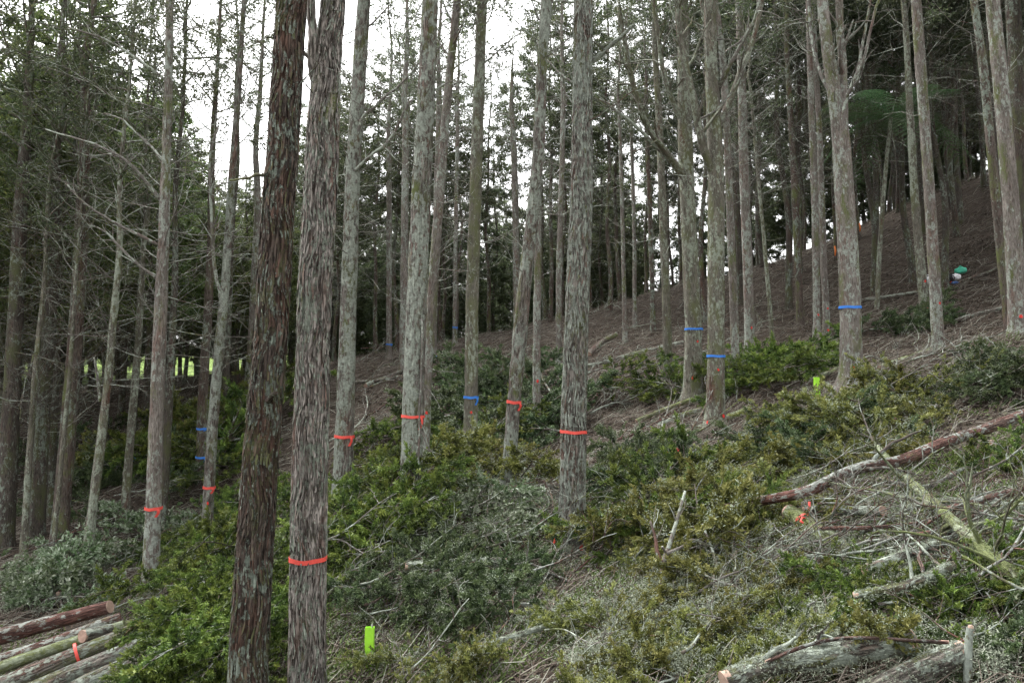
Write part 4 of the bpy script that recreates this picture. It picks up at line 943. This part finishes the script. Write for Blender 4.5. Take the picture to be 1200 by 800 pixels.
def sticks(n, box, size, lift, label, yaw=0.0, sd=.5, mats=(0, 1, 2, 3)):
    for _ in range(n):
        px = rb.uniform(box[0], box[2]); py = rb.uniform(box[1], box[3]); P = hit(px, py, 0)
        o = obj('fallen_stick', STK[rb.integers(8)][mats[rb.integers(len(mats))]], None); tag(o, label, 'stick', label)
        s = size*rb.uniform(.6, 1.4); dx = .5; a = yaw+rb.normal()*sd; c, q = math.cos(a), math.sin(a)
        sl = (g1(P[0]+dx*c, P[1]+dx*q)-g1(P[0]-dx*c, P[1]-dx*q))/(2*dx)
        o.location = (P[0], P[1], P[2]+lift*rb.random()); o.rotation_euler = (rb.uniform(0, .6), -math.atan(sl)+rb.normal()*.08, a); o.scale = (s, s*1.0, s*1.0)
sticks(40, (690, 360, 900, 460), 1.2, .06, 'bare stick scattered on the brown slope', .25, .5)
sticks(26, (430, 410, 640, 470), 1.2, .06, 'bare stick scattered below the far taped trunks', .2, .5)
sticks(34, (700, 460, 860, 570), 1.1, .15, 'bare stick in the grey tangle below the many-forked trunk', .2, .6)
sticks(42, (940, 575, 1200, 700), .8, .22, 'bare twiggy stick in the tangle around the mossy branch', .0, .8)
sticks(26, (960, 380, 1200, 460), 1.0, .05, 'bare stick on the slope below the bags', .3, .6)
sticks(40, (390, 580, 660, 720), .8, .32, 'bare stick across the slash in the clearing middle', .3, .6)
sticks(34, (660, 650, 960, 800), .6, .30, 'bare stick poking from the lichen-strewn slash', .3, 1.0)
sticks(18, (430, 720, 640, 800), .6, .12, 'bare stick by the lime marker', .3, .8)
sticks(24, (60, 600, 270, 720), .9, .18, 'bare stick between the log pile and the dense stand', .5, .5)
sticks(34, (0, 480, 230, 600), 1.3, .25, 'bare stick on the shaded floor of the dense stand', .4, .8, (0, 3))
sticks(22, (230, 440, 480, 560), 1.2, .2, 'bare stick on the bank by the pasture edge', .4, .6)
sticks(18, (1100, 640, 1200, 800), .7, .3, 'bare twiggy stick around the thin dark upright stem', 1.2, .6, (1, 3))

# ------------------------------------------------------------------ markers and things left on the slope
def marker_tube(label, px, py, hpx, wpx):
    b = hit(px, py); d = b[1]; h = hpx/FPX*d; w = wpx/FPX*d; root = thing('seedling_guard', label, 'marker', b)
    g = Geo(); n = 10; V = []
    prof = [(-.5, -.30), (.5, -.30), (.5, .30), (-.5, .30)]
    for r_ in range(n):
        z = -.05+(h+.05)*r_/(n-1); tw = .05*math.sin(r_*.7)
        for s in (1.0, .93):
            for (a, c) in prof: V.append((a*w*s+tw*w, c*w*s, z))
    q = []
    for r_ in range(n-1):
        o = r_*8; p = o+8
        for k in range(4):
            k2 = (k+1) % 4
            q += [(o+k, o+k2, p+k2, p+k), (o+4+k2, o+4+k, p+4+k, p+4+k2)]
    o = (n-1)*8
    for k in range(4): q.append((o+k, o+(k+1) % 4, o+4+(k+1) % 4, o+4+k))
    g.add(np.array(V), q); obj('sleeve', g, M['lime'], root, smooth=False)
    gs = Geo(); tube(gs, [(w*.2, 0, -.1), (w*.2, 0, h*.6), (w*.22, 0, h*1.06)], w*.09, 6, True); obj('stake', gs, M['twig_grey'], root)
marker_tube('tall lime green seedling guard standing in the low grass', 433, 783, 46, 10)
marker_tube('small lime green marker below the stout forked trunk', 958, 474, 32, 6)
marker_tube('tiny lime green marker on the far slope beside a pale stub', 541, 437, 8, 4)
# red flagging on a stick right of centre
def flag():
    b = hit(796, 562); d = b[1]; root = thing('flagged_twig', 'short twig tied with orange-red flagging tape in the grey tangle', 'marker', b)
    g = Geo(); tube(g, wander((0, 0, -.05), (.1, 0, 1), .60, 6, .1), np.linspace(.008, .005, 6), 6); obj('stem', g, M['twig_grey'], root)
    t = Geo(); 
    for k in range(3):
        P = wander((.03, -.015, .48), (RNG.normal()*.5, -.2, -.8), .24, 6, .35, (0, 0, -.2)); tube(t, P, np.array([.018, .022, .016, .024, .018, .008]), 4)
    obj('marking_tape', t, M['red_tape'], root)
flag()
# wood chips / pale cut chunk
log_stub('pale pinkish split wood chunk lying in the low slash', 566, 769, .06, 15, .24, math.radians(10), 'cut_wood', .05, name='wood_chunk')

def sack(g, w, dpt, h, lumps, seed, loc=(0, 0, 0)):
    nu, nv = 20, 12; V = []
    for j in range(nv+1):
        v = j/nv*math.pi
        for i in range(nu):
            u = i/nu*2*math.pi
            V.append((math.cos(u)*math.sin(v)*w*.5, math.sin(u)*math.sin(v)*dpt*.5, (1-math.cos(v))*.5*h))
    V = np.array(V); k = 1+lumps*(fbm(V*6/max(w, h)+seed, 3)-.5)*2; V = V*k[:, None]; V[:, 2] = np.maximum(V[:, 2], -.03)
    q = [(j*nu+i, j*nu+(i+1) % nu, (j+1)*nu+(i+1) % nu, (j+1)*nu+i) for j in range(nv) for i in range(nu)]
    return g.add(V+np.array(loc), q)
M['white_cloth'] = plain('white_cloth', (.75, .75, .78), .7, .12, 15); M['black_cloth'] = plain('black_cloth', (.015, .015, .018), .7, .2, 15)
M['green_cloth'] = plain('green_cloth', (.06, .42, .28), .6, .15, 15); M['blue_cloth'] = plain('blue_cloth', (.06, .18, .50), .6, .15, 15); M['orange_cloth'] = plain('orange_cloth', (.65, .10, .03), .6, .15, 15)
for nm, lab, cat, px, py, w, dp, h, mt, seed in (('bag', 'small white bag with dark base on the slope', 'bag', 1088, 333, .24, .2, .24, 'white_cloth', 1), ('backpack', 'black backpack lying on the dark slope', 'backpack', 1112, 332, .44, .30, .30, 'black_cloth', 2),
        ('jacket', 'crumpled pale jacket thrown over the black backpack', 'jacket', 1120, 329, .30, .22, .20, 'white_cloth', 3), ('plastic_bag', 'crumpled green plastic bag on the dark slope', 'bag', 1126, 322, .34, .26, .22, 'green_cloth', 4),
        ('bottle', 'blue bottle lying below the black backpack', 'bottle', 1119, 333, .22, .09, .09, 'blue_cloth', 5), ('pouch', 'small orange-red pouch beside the blue bottle', 'pouch', 1114, 332, .10, .09, .10, 'orange_cloth', 6)):
    P = hit(px, py); root = thing(nm, lab, cat, P); g = Geo(); sack(g, w, dp, h, .35 if nm != 'bottle' else .05, seed); obj('body', g, M[mt], root)
    if nm == 'backpack':
        g = Geo()
        for s in (-1, 1): tube(g, [(s*.08, -.12, .04), (s*.09, -.17, .14), (s*.07, -.12, .22)], .014, 6)
        obj('strap', g, M['black_cloth'], root)
    elif nm in ('bag', 'plastic_bag'):
        g = Geo(); a = np.linspace(0, math.pi, 9); tube(g, np.stack([np.cos(a)*.06, a*0, h*.9+np.sin(a)*.07], -1), .010, 6); obj('handle', g, M[mt], root)
    elif nm == 'bottle':
        g = Geo(); tube(g, [(.10, 0, .045), (.15, 0, .045)], .022, 10); obj('cap', g, M['blue_cloth'], root)
for (px, py) in ((825, 345), (1008, 275), (979, 305)):
    P = hit(px, py+8); root = thing('flagging_strip', 'short orange flagging strip hanging on a twig in the dark stand', 'marker', P, 'orange flags in the dark stand')
    g = Geo(); tube(g, [(0, 0, -.1), (.01, 0, .4), (.0, 0, .8)], .007, 5); obj('twig', g, M['twig_dark'], root)
    g = Geo(); tube(g, [(0, -.01, .78), (.01, -.03, .6), (-.01, -.03, .42)], [.03, .035, .02], 5); obj('tape', g, M['orange_tape'], root)

# ------------------------------------------------------------------ ground cover: nobody could count it
def scatter(n, x0, x1, y0, y1, dens=None, seed=1):
    r_ = np.random.default_rng(seed); t = r_.random(n)
    y = y0+(y1-y0)*t**1.5; x = r_.uniform(-1, 1, n)*(.72*y+1.0)
    k = np.ones(n, bool)
    if dens is not None: k = r_.random(n) < dens(x, y)
    x, y = x[k], y[k]; return np.stack([x, y, gz(x, y)], -1), r_
def twig_litter():
    P, r_ = scatter(80000, 0, 0, 2.6, 32, None, 3); P2, r_ = scatter(34000, 0, 0, 13, 40, None, 13); far = np.r_[np.zeros(len(P)), np.ones(len(P2))]; P = np.vstack([P, P2]); n = len(P); a = r_.normal(.2, .9, n); L = r_.uniform(.08, .5, n)*r_.uniform(.4, 1.2, n)*(1+far*.9); rad = .0022+L*.007*r_.uniform(.5, 1.3, n)
    d = np.stack([np.cos(a), np.sin(a), r_.normal(.08, .28, n)], -1); q = P+d*L[:, None]; q[:, 2] = gz(q[:, 0], q[:, 1])+np.abs(r_.normal(size=n))*.09; P = P+[0, 0, .01]
    P[:, 2] += np.abs(r_.normal(size=n))*.03
    mid = (P+q)/2+r_.normal(size=(n, 3))*L[:, None]*.06
    s = nrm(np.cross(q-P, [0, 0, 1])); u = nrm(np.cross(s, q-P))
    V = []
    for pt, k in ((P, 1.), (mid, .8), (q, .45)):
        for an in (0, 2.094, 4.189): V.append(pt+(s*math.cos(an)+u*math.sin(an))*(rad*k)[:, None])
    V = np.stack(V, 1).reshape(-1, 3); o = np.arange(n)[:, None]*9; f = []
    for rr in (0, 3):
        for k in range(3): f.append(np.stack([o[:, 0]+rr+k, o[:, 0]+rr+(k+1) % 3, o[:, 0]+rr+3+(k+1) % 3, o[:, 0]+rr+3+k], -1))
    g = Geo().add(V, np.vstack(f), None, None, np.repeat(np.clip(r_.beta(1.6, 1.6, n), 0, 1), 9))
    tag(obj('twig_litter', g, M['litter_twig']), 'fine fallen twigs littering the forest floor', 'twigs', None, 'stuff')
twig_litter()
def leaf_litter():
    P, r_ = scatter(150000, 0, 0, 2.6, 26, None, 4); P2, r_ = scatter(70000, 0, 0, 13, 40, None, 14); P = np.vstack([P, P2]); n = len(P); g = Geo()
    D = np.stack([r_.normal(size=n), r_.normal(size=n), r_.normal(size=n)*.35], -1); P[:, 2] += np.abs(r_.normal(size=n))*.02
    grn = np.clip((13-(P[:, 1]-.12*P[:, 0]))/7, 0, 1)
    v = np.where(r_.random(n) < .15+.45*grn, r_.uniform(.7, 1, n), r_.uniform(0, .6, n))
    leaves(g, P, D, r_.uniform(.025, .07, n)*(1+P[:, 1]*.02), r_.uniform(.012, .03, n)*(1+P[:, 1]*.02), v, np.array([0, 0, 2.0]))
    tag(obj('leaf_litter', g, M['ground_leaf']), 'brown and grey-green leaf litter on the forest floor', 'leaf litter', None, 'stuff')
leaf_litter()
def herbs():
    def dens(x, y):
        q = fbm(np.stack([x*.9, y*.9, x*0+3], -1), 3); return np.clip((q-.36)*5, 0, 1)*np.clip((13.5-(y-.25*x))/4, 0, 1)
    P, r_ = scatter(110000, 0, 0, 2.6, 20, dens, 5); g = Geo()
    for k in range(3):
        n = len(P); D = np.stack([r_.normal(size=n)*.7, r_.normal(size=n)*.7, r_.uniform(.1, 1, n)], -1); B = P+np.stack([r_.normal(size=n)*.02, r_.normal(size=n)*.02, r_.uniform(0, .10, n)], -1)
        leaves(g, B, D, r_.uniform(.03, .075, n), r_.uniform(.012, .024, n), np.clip(r_.normal(.5, .22, n), 0, 1), np.array([0, 0, .4]))
    tag(obj('ground_herbs', g, M['ground_herb']), 'low green herbs and seedlings over the cleared floor', 'herbs', None, 'stuff')
herbs()
def grass_tuft():
    P = hit(440, 783); g = Geo(); n = 90; r_ = np.random.default_rng(8)
    B = P+np.stack([r_.normal(size=n)*.10, r_.normal(size=n)*.08, np.full(n, -.02)], -1); D = np.stack([r_.normal(size=n)*.35, r_.normal(size=n)*.35, np.ones(n)], -1)
    leaves(g, B, D, r_.uniform(.12, .26, n), .010, r_.uniform(.6, 1, n)); tag(obj('grass_tuft', g, M['ground_herb']), 'bright grass tuft beside the tall lime seedling guard', 'grass', None, 'stuff')
grass_tuft()
def lichen():
    """pale beard lichen on the cut twigs: loose curls lying in patches"""
    r_ = np.random.default_rng(6); g = Geo(); Cs = []
    boxes = [((660, 690, 980, 810), 150, .20), ((620, 640, 760, 760), 45, .16), ((820, 560, 960, 700), 70, .22), ((960, 600, 1200, 720), 80, .20), ((400, 640, 640, 800), 55, .12), ((0, 640, 180, 720), 60, .15), ((120, 590, 280, 660), 35, .15), ((700, 480, 860, 580), 50, .12), ((480, 560, 650, 640), 40, .18), ((980, 760, 1190, 810), 40, .16)]
    for (x0, y0, x1, y1), n, lf in boxes:
        for _ in range(n):
            P = hit(r_.uniform(x0, x1), r_.uniform(y0, y1), 0); m = int(r_.integers(90, 260)); a = r_.uniform(0, 3.14); e = r_.uniform(.05, .16); f = e*r_.uniform(.25, .6)
            u, v = r_.normal(size=m)*e, r_.normal(size=m)*f
            Q = P+np.stack([u*math.cos(a)-v*math.sin(a), u*math.sin(a)+v*math.cos(a), 0*u], -1); Q[:, 2] = gz(Q[:, 0], Q[:, 1])+lf*r_.uniform(.3, 1.1)+r_.normal(size=m)*.025
            Cs.append(Q)
    C = np.vstack(Cs); n = len(C)
    leaves(g, C, r_.normal(size=(n, 3))+[0, 0, .25], r_.uniform(.010, .030, n), r_.uniform(.004, .008, n), np.clip(r_.normal(.55, .25, n), 0, 1))
    tag(obj('lichen_litter', g, M['lichen_tuft']), 'pale grey-green beard lichen strewn over the slash', 'lichen', None, 'stuff')
lichen()
